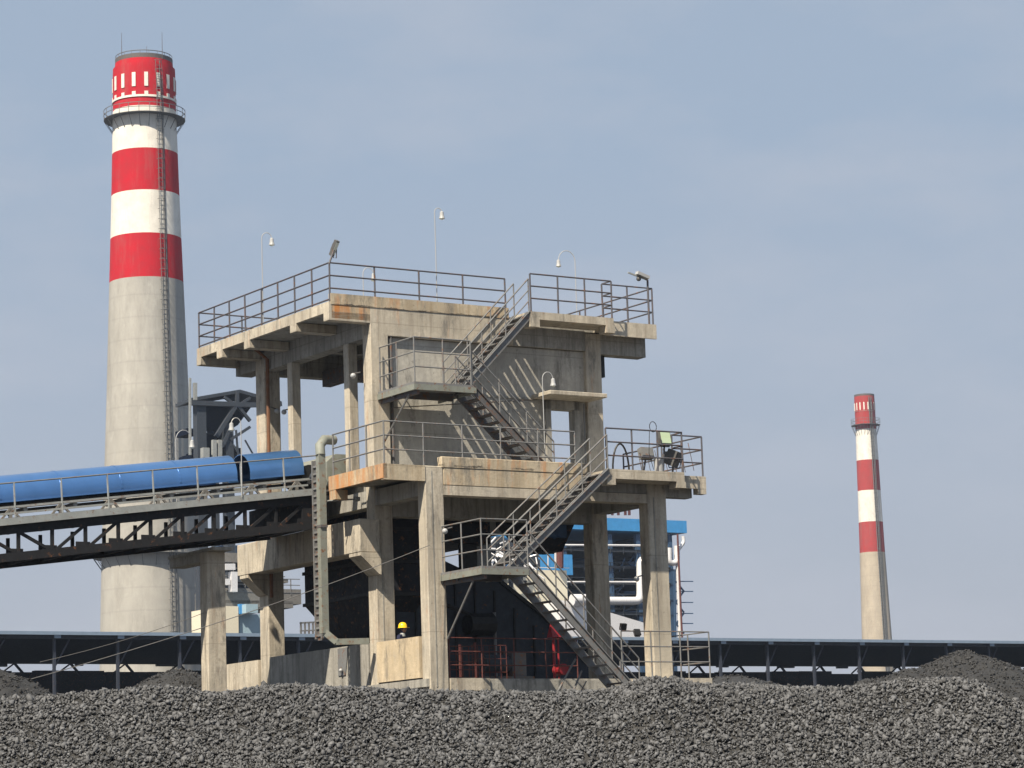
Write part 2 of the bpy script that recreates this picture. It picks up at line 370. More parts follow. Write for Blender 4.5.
part(T, 'cantilever_beam', MB().box(8.46, 10.22, 3.02, 3.5, 16.36, 17.05), 'concrete_grey')
part(T, 'cantilever_beam', MB().box(8.46, 10.0, 10.02, 10.5, 16.36, 17.05), 'concrete_grey')
# roof deck
part(T, 'roof_deck', MB().box(-1.30, 5.15, 3.14, 12.0, 17.06, 17.34).box(5.15, 10.25, 3.14, 12.0, 17.06, 17.34), 'concrete_grey')
part(T, 'deck_edge', MB().box(-1.41, -1.29, 3.0, 12.02, 17.03, 17.345), 'concrete')
part(T, 'balcony_slab', MB().box(5.15, 8.3, 2.0, 3.0, 17.10, 17.34).box(5.15, 5.5, 1.995, 2.4, 16.86, 17.10).box(8.0, 8.34, 1.995, 2.4, 16.86, 17.10).box(8.3, 10.28, 2.5, 3.14, 17.06, 17.34).box(8.34, 10.3, 2.48, 2.56, 16.88, 17.35), 'concrete')
for y0, y1 in ((3.0, 3.34), (5.1, 5.5), (8.22, 8.62), (10.15, 10.55), (11.7, 12.03)):
    part(T, 'deck_rib', MB().box(-1.415, 0, y0, y1, 16.78, 17.04), 'concrete')
part(T, 'side_beam', MB().box(.02, .5, 3.5, 10.0, 16.38, 17.06), 'concrete_grey')
part(T, 'side_beam', MB().box(7.95, 8.4, 3.5, 10.0, 16.38, 17.06), 'concrete_grey')
part(T, 'cross_beam', MB().box(.58, 7.9, 10.1, 10.55, 16.30, 17.06).box(.5, 7.95, 6.6, 6.95, 16.5, 17.06).box(.0, .58, 10.6, 12.0, 16.5, 17.06), 'concrete_grey')
part(T, 'crane_rail', MB().box(2.2, 2.5, 3.5, 10.1, 16.0, 16.5).box(2.0, 2.7, 6.2, 7.2, 15.7, 16.0), 'stair_dark')
# steel pieces fixed to the concrete
part(T, 'drain_pipe', MB().tube([(-.08, 9.6, 9.0), (-.08, 9.6, 16.7), (-.5, 9.6, 17.0)], .06), 'rust_pipe', label='rusty drain pipe running down the rear column')
part(T, 'drain_pipe', MB().tube([(.74, 3.06, 12.05), (.74, 3.06, 17.5)], .045), 'stair_dark')
part(T, 'side_pipe', MB().tube([(.66, 10.5, 12), (.66, 10.5, 16.3)], .10), 'steel_far')
part(T, 'conduit', MB().tube([(7.2, 2.98, 12.1), (7.7, 2.98, 12.1), (7.7, 2.98, 14.7)], .02), 'stair_steel')
part(T, 'conduit', MB().tube([(.64, 2.96, 14.2), (7.8, 3.08, 14.95)], .016), 'stair_dark')
part(T, 'hanging_box', MB().box(8.5, 8.72, 3.2, 3.5, 15.65, 16.35), 'black', label='small dark box hung under the roof beam')
# steel bins inside
def bin_(x0, x1, y0, y1, z1, zt, zb, sx0, sx1):
    mb = MB().box(x0, x1, y0, y1, zt, z1)
    ym = (y0+y1)/2
    vs = [(x0,y0,zt),(x1,y0,zt),(x1,y1,zt),(x0,y1,zt),(sx0,ym-.5,zb),(sx1,ym-.5,zb),(sx1,ym+.5,zb),(sx0,ym+.5,zb)]
    mb.add(vs, [(0,1,5,4),(1,2,6,5),(2,3,7,6),(3,0,4,7),(4,5,6,7)]); return mb
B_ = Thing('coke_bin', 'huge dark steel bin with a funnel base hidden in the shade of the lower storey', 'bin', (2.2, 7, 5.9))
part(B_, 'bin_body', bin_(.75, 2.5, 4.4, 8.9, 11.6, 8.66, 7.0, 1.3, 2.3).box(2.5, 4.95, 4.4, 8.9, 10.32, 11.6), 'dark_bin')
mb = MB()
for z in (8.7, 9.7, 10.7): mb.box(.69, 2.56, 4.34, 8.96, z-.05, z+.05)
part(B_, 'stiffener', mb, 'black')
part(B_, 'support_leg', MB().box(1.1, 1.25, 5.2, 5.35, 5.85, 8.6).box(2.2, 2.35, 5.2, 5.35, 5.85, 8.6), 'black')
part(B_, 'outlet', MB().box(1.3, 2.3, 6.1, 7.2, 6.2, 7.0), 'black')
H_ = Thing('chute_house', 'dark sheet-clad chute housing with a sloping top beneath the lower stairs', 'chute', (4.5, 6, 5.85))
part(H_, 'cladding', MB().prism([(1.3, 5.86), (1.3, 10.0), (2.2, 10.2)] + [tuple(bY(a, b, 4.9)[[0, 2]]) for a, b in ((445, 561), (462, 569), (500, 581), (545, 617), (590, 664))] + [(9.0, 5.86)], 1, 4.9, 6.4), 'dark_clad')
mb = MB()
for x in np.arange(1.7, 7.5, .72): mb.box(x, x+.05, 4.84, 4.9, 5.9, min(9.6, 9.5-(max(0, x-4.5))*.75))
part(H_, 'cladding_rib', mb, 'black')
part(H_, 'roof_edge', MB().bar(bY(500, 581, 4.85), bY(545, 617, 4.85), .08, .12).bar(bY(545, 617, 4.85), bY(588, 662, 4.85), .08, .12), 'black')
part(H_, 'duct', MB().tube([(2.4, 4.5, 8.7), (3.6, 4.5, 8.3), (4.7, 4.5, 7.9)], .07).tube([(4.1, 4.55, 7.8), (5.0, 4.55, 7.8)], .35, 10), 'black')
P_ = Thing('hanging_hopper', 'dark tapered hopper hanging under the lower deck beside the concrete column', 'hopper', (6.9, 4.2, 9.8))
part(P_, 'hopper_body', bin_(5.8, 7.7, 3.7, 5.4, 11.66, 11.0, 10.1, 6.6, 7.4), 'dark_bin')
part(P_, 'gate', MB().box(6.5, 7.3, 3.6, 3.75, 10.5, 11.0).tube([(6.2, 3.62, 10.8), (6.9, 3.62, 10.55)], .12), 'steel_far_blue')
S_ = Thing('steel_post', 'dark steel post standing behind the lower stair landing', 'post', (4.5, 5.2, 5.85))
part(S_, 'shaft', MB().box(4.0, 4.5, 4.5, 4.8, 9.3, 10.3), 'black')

# ================================================================ RAILINGS
def rail_run(T_, pts, h=1.18, sp=1.12, levels=(1., .67, .34), r=.026, mat='rail_steel', parent=None, toe=False, posts=True, ends=(True, True)):
    pts = [np.array(p, float) for p in pts]; up = np.array([0, 0, 1.])
    for k in levels + ((.05,) if toe else ()):
        part(T_, 'rail', MB().tube([p+up*h*k for p in pts], r, 6), mat, parent)
    if not posts: return
    for i in range(len(pts)-1):
        a, b = pts[i], pts[i+1]; n = max(1, round(np.linalg.norm(b-a)/sp))
        for j in range(n+1):
            if j == 0 and (i > 0 or not ends[0]): continue
            if j == n and i == len(pts)-2 and not ends[1]: continue
            p = a+(b-a)*j/n; w_ = np.array([rng.uniform(-.012, .012), rng.uniform(-.012, .012), 0])
            part(T_, 'post', MB().tube([p-up*.03, p+w_+up*(h-.01)], r*1.05, 6), mat, parent)
G1 = 'steel guard railings round the tower decks'
R1 = Thing('guard_railing', 'dark three-bar railing along the left and front edge of the roof', 'railing', (-1.35, 3.05, 17.35), G1)
rail_run(R1, [(-1.35, 11.95, 17.36), (-1.35, 3.04, 17.36)], toe=True)
rail_run(R1, [(-1.35, 3.04, 17.36), (4.94, 3.06, 17.36)], sp=1.55, ends=(False, True))
rail_run(R1, [(-1.35, 11.95, 17.36), (3.4, 11.95, 17.36)], sp=1.6, ends=(False, True))
R2 = Thing('guard_railing', 'dark railing on the roof balcony above the doorway, right of the top stair', 'railing', (5.2, 2.05, 17.35), G1)
rail_run(R2, [(5.22, 2.04, 17.36), (8.27, 2.04, 17.36)], sp=1.0)
rail_run(R2, [(8.27, 2.04, 17.36), (8.27, 2.54, 17.36), (10.22, 2.54, 17.36), (10.22, 9.5, 17.36)], sp=1.3, ends=(False, True))
R3 = Thing('guard_railing', 'grey railing at the rusty left corner of the lower deck, next to the conveyor head', 'railing', (-1.35, .05, 12.05), G1)
rail_run(R3, [(-1.33, 3.1, 12.05), (-1.33, .05, 12.05)], h=1.25, sp=1.0, mat='rail_grey', r=.024)
rail_run(R3, [(-1.33, .05, 12.05), (5.35, .08, 12.05)], h=1.25, sp=1.45, mat='rail_grey', r=.024, ends=(False, True))
R4 = Thing('guard_railing', 'dark railing round the right balcony of the lower deck, carrying the big floodlights', 'railing', (5.9, -.95, 12.05), G1)
rail_run(R4, [(5.80, -.95, 12.05), (8.62, -.95, 12.05)], h=1.25, sp=1.1)
rail_run(R4, [(8.62, -.95, 12.05), (8.66, -.35, 12.05), (9.8, -.35, 12.05), (9.8, 3.9, 12.05)], h=1.25, sp=1.2, ends=(False, True))
mb = MB()
for k in range(7): mb.tube([(9.8, .1+k*.45, 12.3), (9.8, .35+k*.45, 13.2)], .012, 5)
part(R4, 'brace_rod', mb, 'rail_steel')
R5 = Thing('guard_railing', 'grey railing on the base terrace at the foot of the stairs', 'railing', (7, -1, 5.8), G1)
rail_run(R5, [(6.05, -1.0, 5.82), (9.27, -1.0, 5.82), (9.27, 1.15, 5.82)], h=1.38, sp=1.1, mat='rail_grey', r=.022)
R6 = Thing('guard_railing', 'red-rusted railing along the shaded base between the two front columns', 'railing', (.7, .1, 5.85), G1)
rail_run(R6, [(.72, .12, 5.84), (5.2, .12, 5.82)], h=1.2, sp=1.1, mat='red_frame', r=.02)

# ================================================================ STAIRS
G2 = 'steel stair flights zigzagging up the tower front'
def flight(label, x0, z0, x1, z1, y0, y1, n, mat='stair_steel', rails=(True, True), hh=1.05, ext=0):
    F = Thing('stair_flight', label, 'staircase', ((x0+x1)/2, (y0+y1)/2, min(z0, z1)), G2)
    for y in (y0, y1):
        part(F, 'stringer', MB().bar((x0, y, z0-.08), (x1, y, z1-.08), .05, .24).bar((x0, y+(-.04 if y == y0 else .04), z0+.03), (x1, y+(-.04 if y == y0 else .04), z1+.03), .06, .02), mat)
    for k in range(n):
        t_ = (k+.5)/n; x = x0+(x1-x0)*t_; z = z0+(z1-z0)*t_
        part(F, 'tread', MB().box(x-.135, x+.135, y0+.03, y1-.03, z-.055, z-.02), mat if k % 3 else 'stair_dark')
    for y, on in zip((y0, y1), rails):
        if not on: continue
        a = np.array((x0, y, z0)); b = np.array((x1, y, z1)); up = np.array([0, 0, 1.])
        hr = part(F, 'handrail', MB().tube([a+up*hh, b+up*hh], .024, 6).tube([a+up*hh*.66, b+up*hh*.66], .02, 6).tube([a+up*hh*.33, b+up*hh*.33], .02, 6), 'rail_grey')
        m_ = max(2, round(abs(x1-x0)/.95))
        for k in range(m_+1):
            p = a+(b-a)*k/m_; part(F, 'post', MB().tube([p, p+up*hh], .022, 6), 'rail_grey', hr)
    return F
flight('lowest stair flight, coming down to the coke heap at the lower right', 2.0, 8.9, 5.75, 5.25, -2.28, -1.32, 14)
flight('second stair flight, rising from the lower landing to the right balcony', 2.0, 8.9, 5.78, 12.04, -1.02, -.10, 14)
flight('third stair flight, rising in front of the streaky shaded wall to the upper landing', 5.1, 12.05, 2.25, 14.66, .85, 1.8, 12, 'stair_dark')
flight('topmost stair flight, rising from the upper landing to the roof balcony', 2.5, 14.66, 5.15, 17.32, 2.05, 2.9, 12)
def landing(label, x0, x1, y0, y1, z, braces):
    Ld = Thing('stair_landing', label, 'landing', ((x0+x1)/2, (y0+y1)/2, z-.3), 'steel stair landings on the tower front')
    part(Ld, 'platform', MB().box(x0, x1, y0, y1, z-.07, z), 'stair_steel')
    part(Ld, 'edge_channel', MB().box(x0-.02, x0+.03, y0-.02, y1, z-.24, z-.07).box(x0+.03, x1, y0-.02, y0+.03, z-.24, z-.07).box(x1-.04, x1, y0+.03, y1, z-.24, z-.07), 'green_grey')
    part(Ld, 'joist', MB().box(x0+.03, x1-.04, y1-.9, y1-.82, z-.30, z-.07).box(x0+.1, x0+.2, y0+.05, y1, z-.36, z-.24), 'stair_dark')
    for a, b in braces: part(Ld, 'brace', MB().tube([a, b], .035, 6), 'stair_steel')
    return Ld
L1 = landing('lower stair landing with grey railing, bolted to the front column', .42, 2.0, -2.3, -.02, 8.9, [((.55, -1.7, 8.62), (.58, -.06, 7.0))])
rail_run(L1, [(.46, -.1, 8.9), (.46, -2.27, 8.9), (2.0, -2.27, 8.9)], h=1.35, sp=1.05, mat='rail_grey', r=.022)
L2 = landing('upper stair landing with railing, beside the tall left column', .2, 2.35, .8, 2.98, 14.66, [((.32, 1.3, 14.36), (.34, 2.96, 13.1))])
rail_run(L2, [(.24, 2.9, 14.66), (.24, .83, 14.66), (2.2, .83, 14.66)], h=1.35, sp=1.05, mat='rail_grey', r=.022)
F_ = Thing('stair_footing', 'grey concrete footing under the lowest stair flight', 'footing', (5.7, -1.8, 0))
part(F_, 'block', MB().box(5.1, 6.3, -2.5, -1.1, 0, 5.2), 'concrete_grey')
part(F_, 'prop', MB().tube([(3.3, -1.2, 5.0), (4.25, -1.2, 6.35)], .03).tube([(3.9, -1.2, 5.0), (4.45, -1.2, 6.0)], .03).tube([(3.75, -1.2, 5.3), (3.75, -1.2, 5.65)], .02).tube([(4.2, -1.2, 5.1), (4.6, -1.2, 5.7)], .02), 'rail_grey')

# ================================================================ CONVEYOR
CS = .123
def cz(x, dz=0): return 11.84 + CS*(x+.97) + dz          # walkway level along the gallery
K = Thing('belt_conveyor', 'inclined belt conveyor on a dark truss under half-round blue covers', 'conveyor', (-6, 6.4, 0))
XL, XR = -34.0, -.45
YN, YB_, yc = 4.6, 8.3, 6.25
def arcpipe(x0, x1, yc, r, z0, th0=-12, th1=192, n=20, thick=.02, nx=1):
    mb = MB(); m_ = n+1; xs = np.linspace(x0, x1, nx+1)
    for x in xs:
        for rr in (r, r-thick):
            for i in range(n+1):
                a = math.radians(th0+(th1-th0)*i/n); mb.v.append((x, yc-rr*math.cos(a), cz(x)+z0+rr*math.sin(a)*.96))
    for k in range(nx):
        A, B2 = 2*m_*k, 2*m_*(k+1)
        for i in range(n): mb.f += [(A+i, A+i+1, B2+i+1, B2+i), (A+m_+i+1, A+m_+i, B2+m_+i, B2+m_+i+1)]
        mb.f += [(A, B2, B2+m_, A+m_), (A+n, A+m_+n, B2+m_+n, B2+n)]
    for A in (0, 2*m_*nx):
        for i in range(n): mb.f.append((A+i+1, A+i, A+m_+i, A+m_+i+1))
    return mb
part(K, 'cover', arcpipe(XL, -3.30, yc, .74, .72, nx=20), 'blue_sheet', smooth=True, label='long blue half-round cover')
part(K, 'cover', arcpipe(-2.86, -1.02, yc, .74, .72), 'blue_sheet', smooth=True, label='short blue half-round cover at the head')
for x in np.arange(-5.2, -15, -1.9): part(K, 'cover_seam', arcpipe(x-.03, x+.03, yc, .750, .72, thick=.008), 'blue_sheet')
part(K, 'cover_flashing', MB().bar((XL, yc-.745, cz(XL, .60)), (-3.30, yc-.745, cz(-3.30, .60)), .02, .05).bar((-2.86, yc-.745, cz(-2.86, .60)), (-1.02, yc-.745, cz(-1.02, .60)), .02, .05), 'blue_sheet')
part(K, 'belt', MB().bar((XL, yc, cz(XL, .52)), (XR, yc, cz(XR, .52)), 1.1, .05).bar((XL, yc, cz(XL, .12)), (XR, yc, cz(XR, .12)), 1.1, .03), 'black')
part(K, 'side_channel', MB().bar((XL, yc-.70, cz(XL, .42)), (XR, yc-.70, cz(XR, .42)), .06, .08), 'galv')
part(K, 'side_channel', MB().bar((XL, yc+.70, cz(XL, .42)), (XR, yc+.70, cz(XR, .42)), .06, .08), 'galv')
part(K, 'walkway', MB().bar((XL, (YN+YB_)/2, cz(XL, -.05)), (XR, (YN+YB_)/2, cz(XR, -.05)), YB_-YN-.1, .06), 'stair_dark')
part(K, 'walkway_edge', MB().bar((XL, YN, cz(XL, -.05)), (XR-.5, YN, cz(XR-.5, -.05)), .06, .20), 'galv', label='pale steel edge of the walkway')
part(K, 'deck_girder', MB().bar((XL, YN+.15, cz(XL, -.27)), (XR, YN+.15, cz(XR, -.27)), .12, .26), 'truss_dark')
for x in np.arange(-1.3, -22, -1.55):      # supports of the belt frame
    fr = part(K, 'belt_frame', MB().bar((x, yc-.75, cz(x)), (x, yc-.75, cz(x, .42)), .09), 'frame_worn')
    part(K, 'strut', MB().bar((x-.36, yc-.77, cz(x-.3)), (x-.02, yc-.77, cz(x, .38)), .06), 'frame_worn', fr)
    part(K, 'strut', MB().bar((x+.36, yc-.77, cz(x+.3)), (x+.02, yc-.77, cz(x, .38)), .06), 'frame_worn', fr)
    part(K, 'idler', MB().tube([(x+.5, yc-.66, cz(x, .40)), (x+.5, yc+.6, cz(x, .40))], .07, 8), 'galv')
    part(K, 'idler', MB().tube([(x+.9, yc-.66, cz(x, .12)), (x+.9, yc+.6, cz(x, .12))], .06, 8), 'galv')
part(K, 'cable_tray', MB().bar((XL, YN+.35, cz(XL, .20)), (-1.2, YN+.35, cz(-1.2, .20)), .03, .06), 'galv')
P = 1.03
for y in (YN+.15, YB_-.25):
    tr = part(K, 'truss', MB().bar((XL, y, cz(XL, -1.06)), (XR-.5, y, cz(XR-.5, -1.06)), .18, .24), 'truss_dark')
    x = -1.4
    while x > -14.5:
        part(K, 'upright', MB().bar((x, y, cz(x, -1.0)), (x, y, cz(x, -.3)), .09), 'truss_dark', tr)
        if y > YN+1: pass
        elif x > -8.9: part(K, 'diagonal', MB().bar((x-P+.14, y, cz(x-P, -.95)), (x-.05, y, cz(x, -.38)), .085), 'truss_dark', tr)
        else: part(K, 'diagonal', MB().bar((x-.12, y, cz(x, -.95)), (x-P+.05, y, cz(x-P, -.38)), .085), 'truss_dark', tr)
        part(K, 'gusset', MB().box(x-.30, x+.14, y-.02, y+.02, cz(x, -1.0), cz(x, -.84)), 'truss_dark', tr)
        x -= P
x = -1.4
while x > -14.5:
    cb = part(K, 'cross_frame', MB().bar((x, YN+.15, cz(x, -1.06)), (x, YB_-.2, cz(x, -1.06)), .10), 'truss_dark')
    part(K, 'brace', MB().bar((x, YN+.15, cz(x, -.15)), (x, YB_-.2, cz(x, -.15)), .08), 'truss_dark', cb); x -= P
part(K, 'end_housing', MB().box(-1.55, -.74, YN+.1, 8.2, 10.75, 11.55), 'truss_dark')
hr = part(K, 'handrail', MB().tube([(XL, YN, cz(XL, 1.05)), (-.95, YN, cz(-.95, 1.05))], .024, 6).tube([(XL, YN, cz(XL, .33)), (-.95, YN, cz(-.95, .33))], .016, 6), 'rail_grey')
x = bY(285, 490, YN)[0]
for k in range(22):
    part(K, 'post', MB().bar((x, YN, cz(x, .02)), (x-.05, YN, cz(x, 1.05)), .06, .03), 'galv', hr); x -= 1.44
part(K, 'trestle_column', MB().box(-4.44, -3.84, 5.35, 5.85, 0, 9.95), 'concrete', label='concrete column with truss shadow across its top', bevel=.02)
part(K, 'trestle_cap', MB().box(-4.40, -3.88, 5.85, 8.0, 9.68, 9.95).box(-4.46, -3.8, 4.9, 8.0, 9.95, 10.04), 'concrete_grey')
part(K, 'trestle_column', MB().box(-24.8, -24.2, 5.35, 5.85, 0, 7.6), 'concrete')
HD = Thing('discharge_hood', 'grey metal hood over the conveyor head pulley at the deck edge', 'hood', (-.4, 5.5, 12.0))
part(HD, 'hood', MB().prism([(-.55, 12.02), (-.55, 12.75), (-.25, 13.0), (.5, 13.0), (.5, 12.02)], 1, 4.9, 7.3), 'green_grey')
part(HD, 'pulley', MB().tube([(-.75, 5.6, 12.42), (-.75, 6.9, 12.42)], .32, 14), 'black')
part(HD, 'motor', MB().tube([(-.8, 4.9, 12.3), (-.8, 5.3, 12.3)], .16, 10), 'dark_clad')
# cable ladder and bent duct
CT = Thing('cable_ladder', 'vertical cable ladder with rungs running down beside the pale duct', 'cable ladder', (-1.6, 3.65, 7.2))
part(CT, 'side_bar', MB().box(-1.60, -1.53, 3.55, 3.6, 7.25, 12.6).box(-1.60, -1.53, 3.92, 3.97, 7.25, 12.6), 'stair_steel')
for z in np.arange(7.35, 12.5, .22): part(CT, 'rung', MB().box(-1.58, -1.55, 3.6, 3.92, z-.03, z+.03), 'stair_steel')
part(CT, 'cables', MB().box(-1.54, -1.50, 3.62, 3.9, 7.2, 12.6), 'stair_dark')
DU = Thing('cable_duct', 'pale square duct falling past the deck corner and bending right above the base wall', 'duct', (-1.6, 3.3, 7.2))
part(DU, 'duct', MB().bar((-1.62, 3.34, 7.38), (-1.62, 3.34, 12.75), .20, .22).bar((-1.62, 3.34, 7.42), (-1.30, 3.2, 7.12), .18, .2).bar((-1.34, 3.2, 7.12), (-.30, 3.05, 7.14), .16, .18), 'green_grey')
part(DU, 'elbow', MB().tube([(-1.62, 3.34, 12.7), (-1.60, 3.4, 13.0), (-1.4, 3.5, 13.2), (-1.0, 3.6, 13.22)], .15, 10), 'green_grey', smooth=True)
part(DU, 'clamp', MB().box(-1.74, -1.5, 3.20, 3.46, 10.52, 10.6), 'stair_dark')
part(DU, 'support_arm', MB().tube([(-1.55, 3.1, 11.3), (-.7, 2.9, 11.36)], .025).box(-.75, -.6, 2.8, 2.95, 11.3, 11.42), 'galv')
BH = Thing('cable_box', 'grey painted plate hanging on the shaded base wall with a white bulb', 'plate', (-.1, 4.8, 6.2))
part(BH, 'plate', MB().prism([(5.4, 7.08), (4.75, 7.08), (4.95, 6.25), (5.4, 6.25)], 0, -.05, -.025), 'stair_steel')
part(BH, 'bulb', MB().ball((-.12, 5.1, 6.4), .06), 'lamp_white', smooth=True)

# ================================================================ LAMPS
GL = 'gooseneck lamps around the tower'
def gooseneck(label, x, y, z0, z1, dx, dy, r=.014, head=.095, arm=.32, mat='lamp_white'):
    G = Thing('gooseneck_lamp', label, 'lamp', (x, y, z0), GL)
    pts = [(x, y, z0), (x, y, z1-arm*.6)]
    for a in range(0, 181, 20):
        t_ = math.radians(a); k = (1-math.cos(t_))*arm/2; pts.append((x+dx*k, y+dy*k, z1-arm*.6+math.sin(t_)*arm*.6))
    part(G, 'pole', MB().tube(pts, r, 6), mat)
    e = np.array(pts[-1]) + np.array([0, 0, -.02])
    hd = MB().lathe((e[0], e[1]), [(.03, e[2]+.05), (.06, e[2]+.02), (head*.7, e[2]-.08), (head, e[2]-.18), (head*.9, e[2]-.18), (head*.6, e[2]-.08), (.02, e[2])], 14)
    sh = part(G, 'lamp_shade', hd, 'lamp_white', smooth=True)
    part(G, 'bulb', MB().ball((e[0], e[1], e[2]-.14), .08), 'lens', sh, smooth=True)
gooseneck('tall thin lamp rising behind the left roof railing', -1.32, 7.45, 17.4, 20.35, 1, -.2)
gooseneck('tallest lamp, rising above the front roof railing near its middle', 2.47, 3.12, 17.6, 20.6, 1, -.3, arm=.22)
p = bY(576, 290, 8.0); gooseneck('lamp with its head turned left, behind the roof balcony railing', p[0], 8.0, 17.34, bY(574, 251, 8.0)[2], -1, .2, arm=.6)
p = bY(545, 455, .3); gooseneck('white lamp standing in front of the shaded wall by the third stair flight', p[0], .3, 12.33, 15.12, 1, -.1, arm=.36)
p = bY(363, 275, 7.0); gooseneck('small lamp whose head shows between the bars of the front roof railing', p[0], 7.0, 17.34, p[2]+.25, 1, -.2, arm=.35)
p = bY(242, 492, 4.55); gooseneck('tall white lamp pole standing on the conveyor walkway, head turned left', p[0], 4.55, cz(p[0]), bY(240, 418, 4.55)[2], -1, .1, arm=.3)
p = bY(176, 455, 7.9); gooseneck('white lamp bent right behind the long blue cover, in front of the big chimney', p[0], 7.9, cz(p[0]), bY(182, 430, 7.9)[2], 1, 0, arm=.55)
def bulb_lamp(label, p, side):
    G = Thing('bulkhead_lamp', label, 'lamp', p, 'bulkhead lamps on the tower columns')
    part(G, 'bracket', MB().tube([(p[0]-side*.25, p[1], p[2]+.12), (p[0], p[1], p[2]+.06)], .02), 'stair_dark')
    part(G, 'bulb', MB().ball(p, .085), 'lamp_white', smooth=True)
p = bY(277, 411, 9.8); bulb_lamp('round white lamp on the shaded upper face of the rear left column', (p[0], 9.8, p[2]), 1)
p = bY(284, 412, 9.4); bulb_lamp('round white lamp in the gap right of the rear left column', (p[0], 9.4, p[2]), -1)
p = bY(439, 531, -.3); bulb_lamp('white lamp on the front column above the lower landing', (p[0]+.2, -.3, p[2]), -1)
p = bY(646, 578, -.2); bulb_lamp('pale lamp on the left side of the right front column', (p[0]-.1, .15, p[2]), -1)
p = bY(356, 376, 3.3); bulb_lamp('white lamp under the roof beside the tall left column', (p[0]-.1, 3.3, p[2]), -1)
GF = 'floodlights fixed to the railings'
def flood(label, p, q, size, tilt, body='flood_body', lens='lens', yaw=0):
    """post from p to q, rectangular head at q"""
    G = Thing('floodlight', label, 'floodlight', p, GF)
    if np.linalg.norm(np.array(p)-np.array(q)) > .05: part(G, 'post', MB().tube([p, q], .03), 'rail_steel')
    w, h, d = size
    c, s_ = math.cos(tilt), math.sin(tilt); cy, sy = math.cos(yaw), math.sin(yaw)
    def tr(a):
        x, y, z = a; y, z = c*y - s_*z, s_*y + c*z; x, y = cy*x - sy*y, sy*x + cy*y; return (q[0]+x, q[1]+y, q[2]+z)
    mb = MB().box(-w/2, w/2, -d*.3, d*.5, -h/2, h/2); mb.add([(-w*.3, d*.5, -h*.3), (w*.3, d*.5, -h*.3), (w*.3, d*.5, h*.3), (-w*.3, d*.5, h*.3), (-w*.2, d*.9, -h*.2), (w*.2, d*.9, -h*.2), (w*.2, d*.9, h*.2), (-w*.2, d*.9, h*.2)], [(4,5,6,7),(0,1,5,4),(1,2,6,5),(2,3,7,6),(3,0,4,7)])
    mb.v = [tr(a) for a in mb.v]; hd = part(G, 'housing', mb, body)
    lb = MB().box(-w*.44, w*.44, -d*.34, -d*.3, -h*.42, h*.42); lb.v = [tr(a) for a in lb.v]; part(G, 'lens', lb, lens, hd)
    part(G, 'yoke', MB().tube([(q[0]-w*.55, q[1], q[2]), (q[0]-w*.4, q[1], q[2]-h*.6), (q[0]+w*.4, q[1], q[2]-h*.6), (q[0]+w*.55, q[1], q[2])], .018, 5), 'rail_steel')
flood('dark floodlight tilted up on the front left corner post of the roof', (-1.35, 3.04, 18.5), (-1.15, 3.04, 19.0), (.13, .50, .15), math.radians(35), yaw=.2)
_t = Thing('floodlight', 'floodlight with a pale arm on the right corner post of the roof balcony', 'floodlight', (9.95, 2.54, 17.4), GF)
_a, _b, _c = bY(647.5, 280, 2.54), bY(628, 272.5, 2.54), bY(636, 275.5, 2.54)
part(_t, 'post', MB().tube([(_a[0], 2.54, 17.36), (_a[0], 2.54, _a[2])], .035), 'rail_steel')
part(_t, 'arm', MB().bar(_a, _b, .045), 'galv')
part(_t, 'housing', MB().bar(_a+np.array([0, -.05, .06]), _c+np.array([0, -.05, .08]), .16, .10), 'lamp_white')
part(_t, 'lens', MB().ball(_c+np.array([.1, 0, -.1]), .08), 'flood_body')
flood('largest floodlight, with a pale green face, standing on the right balcony', (8.15, -.55, 12.05), (8.15, -.7, 13.12), (.40, .42, .2), math.radians(-12), 'flood_body', 'lens_green')
flood('grey floodlight left of the pale green one on the right balcony', (7.45, -.5, 12.05), (7.55, -.55, 12.66), (.45, .34, .25), math.radians(-15), 'stair_steel', 'stair_steel')
flood('round-backed dark floodlight drooping right of the pale green one', (8.6, -.4, 12.05), (8.62, -.5, 12.55), (.5, .48, .4), math.radians(25), 'flood_body', 'flood_body', yaw=.6)
flood('small black floodlight at the top of the slope of the base handrail', (6.1, -1.0, 7.2), (6.12, -1.02, 7.32), (.2, .2, .12), .3, 'black', 'black')
flood('small black floodlight on the flat top bar of the base handrail', (6.62, -1.0, 7.15), (6.62, -1.02, 7.16), (.2, .2, .12), -.4, 'black', 'black')
HS = Thing('hose', 'black hose looped in an arch on the right balcony', 'hose', (6.8, -.6, 12.05))
part(HS, 'loop', MB().tube([(6.55+.3*math.cos(a)*-1, -.6, 12.05+.85*math.sin(a)) for a in np.linspace(0, math.pi, 14)], .03), 'hose')
HS2 = Thing('cable_coil', 'tangle of thin wires coiled over the top bar of the right balcony railing', 'cable', (7.6, -.95, 13.3))
part(HS2, 'coil', MB().tube([(7.55+.13*math.cos(a), -.95, 13.42+.16*math.sin(a)) for a in np.linspace(0, 6.2, 14)], .012, 5).tube([(7.4, -.97, 13.3), (7.35, -.97, 12.6), (7.5, -.97, 12.1)], .01, 5), 'hose')
BK = Thing('bucket', 'small pale container on the balcony floor below the floodlights', 'container', (8.1, -.7, 12.05))
part(BK, 'tub', MB().lathe((7.95, -.62), [(.01, 12.06), (.13, 12.06), (.16, 12.5), (.145, 12.5), (.12, 12.1)], 12), 'lamp_white')

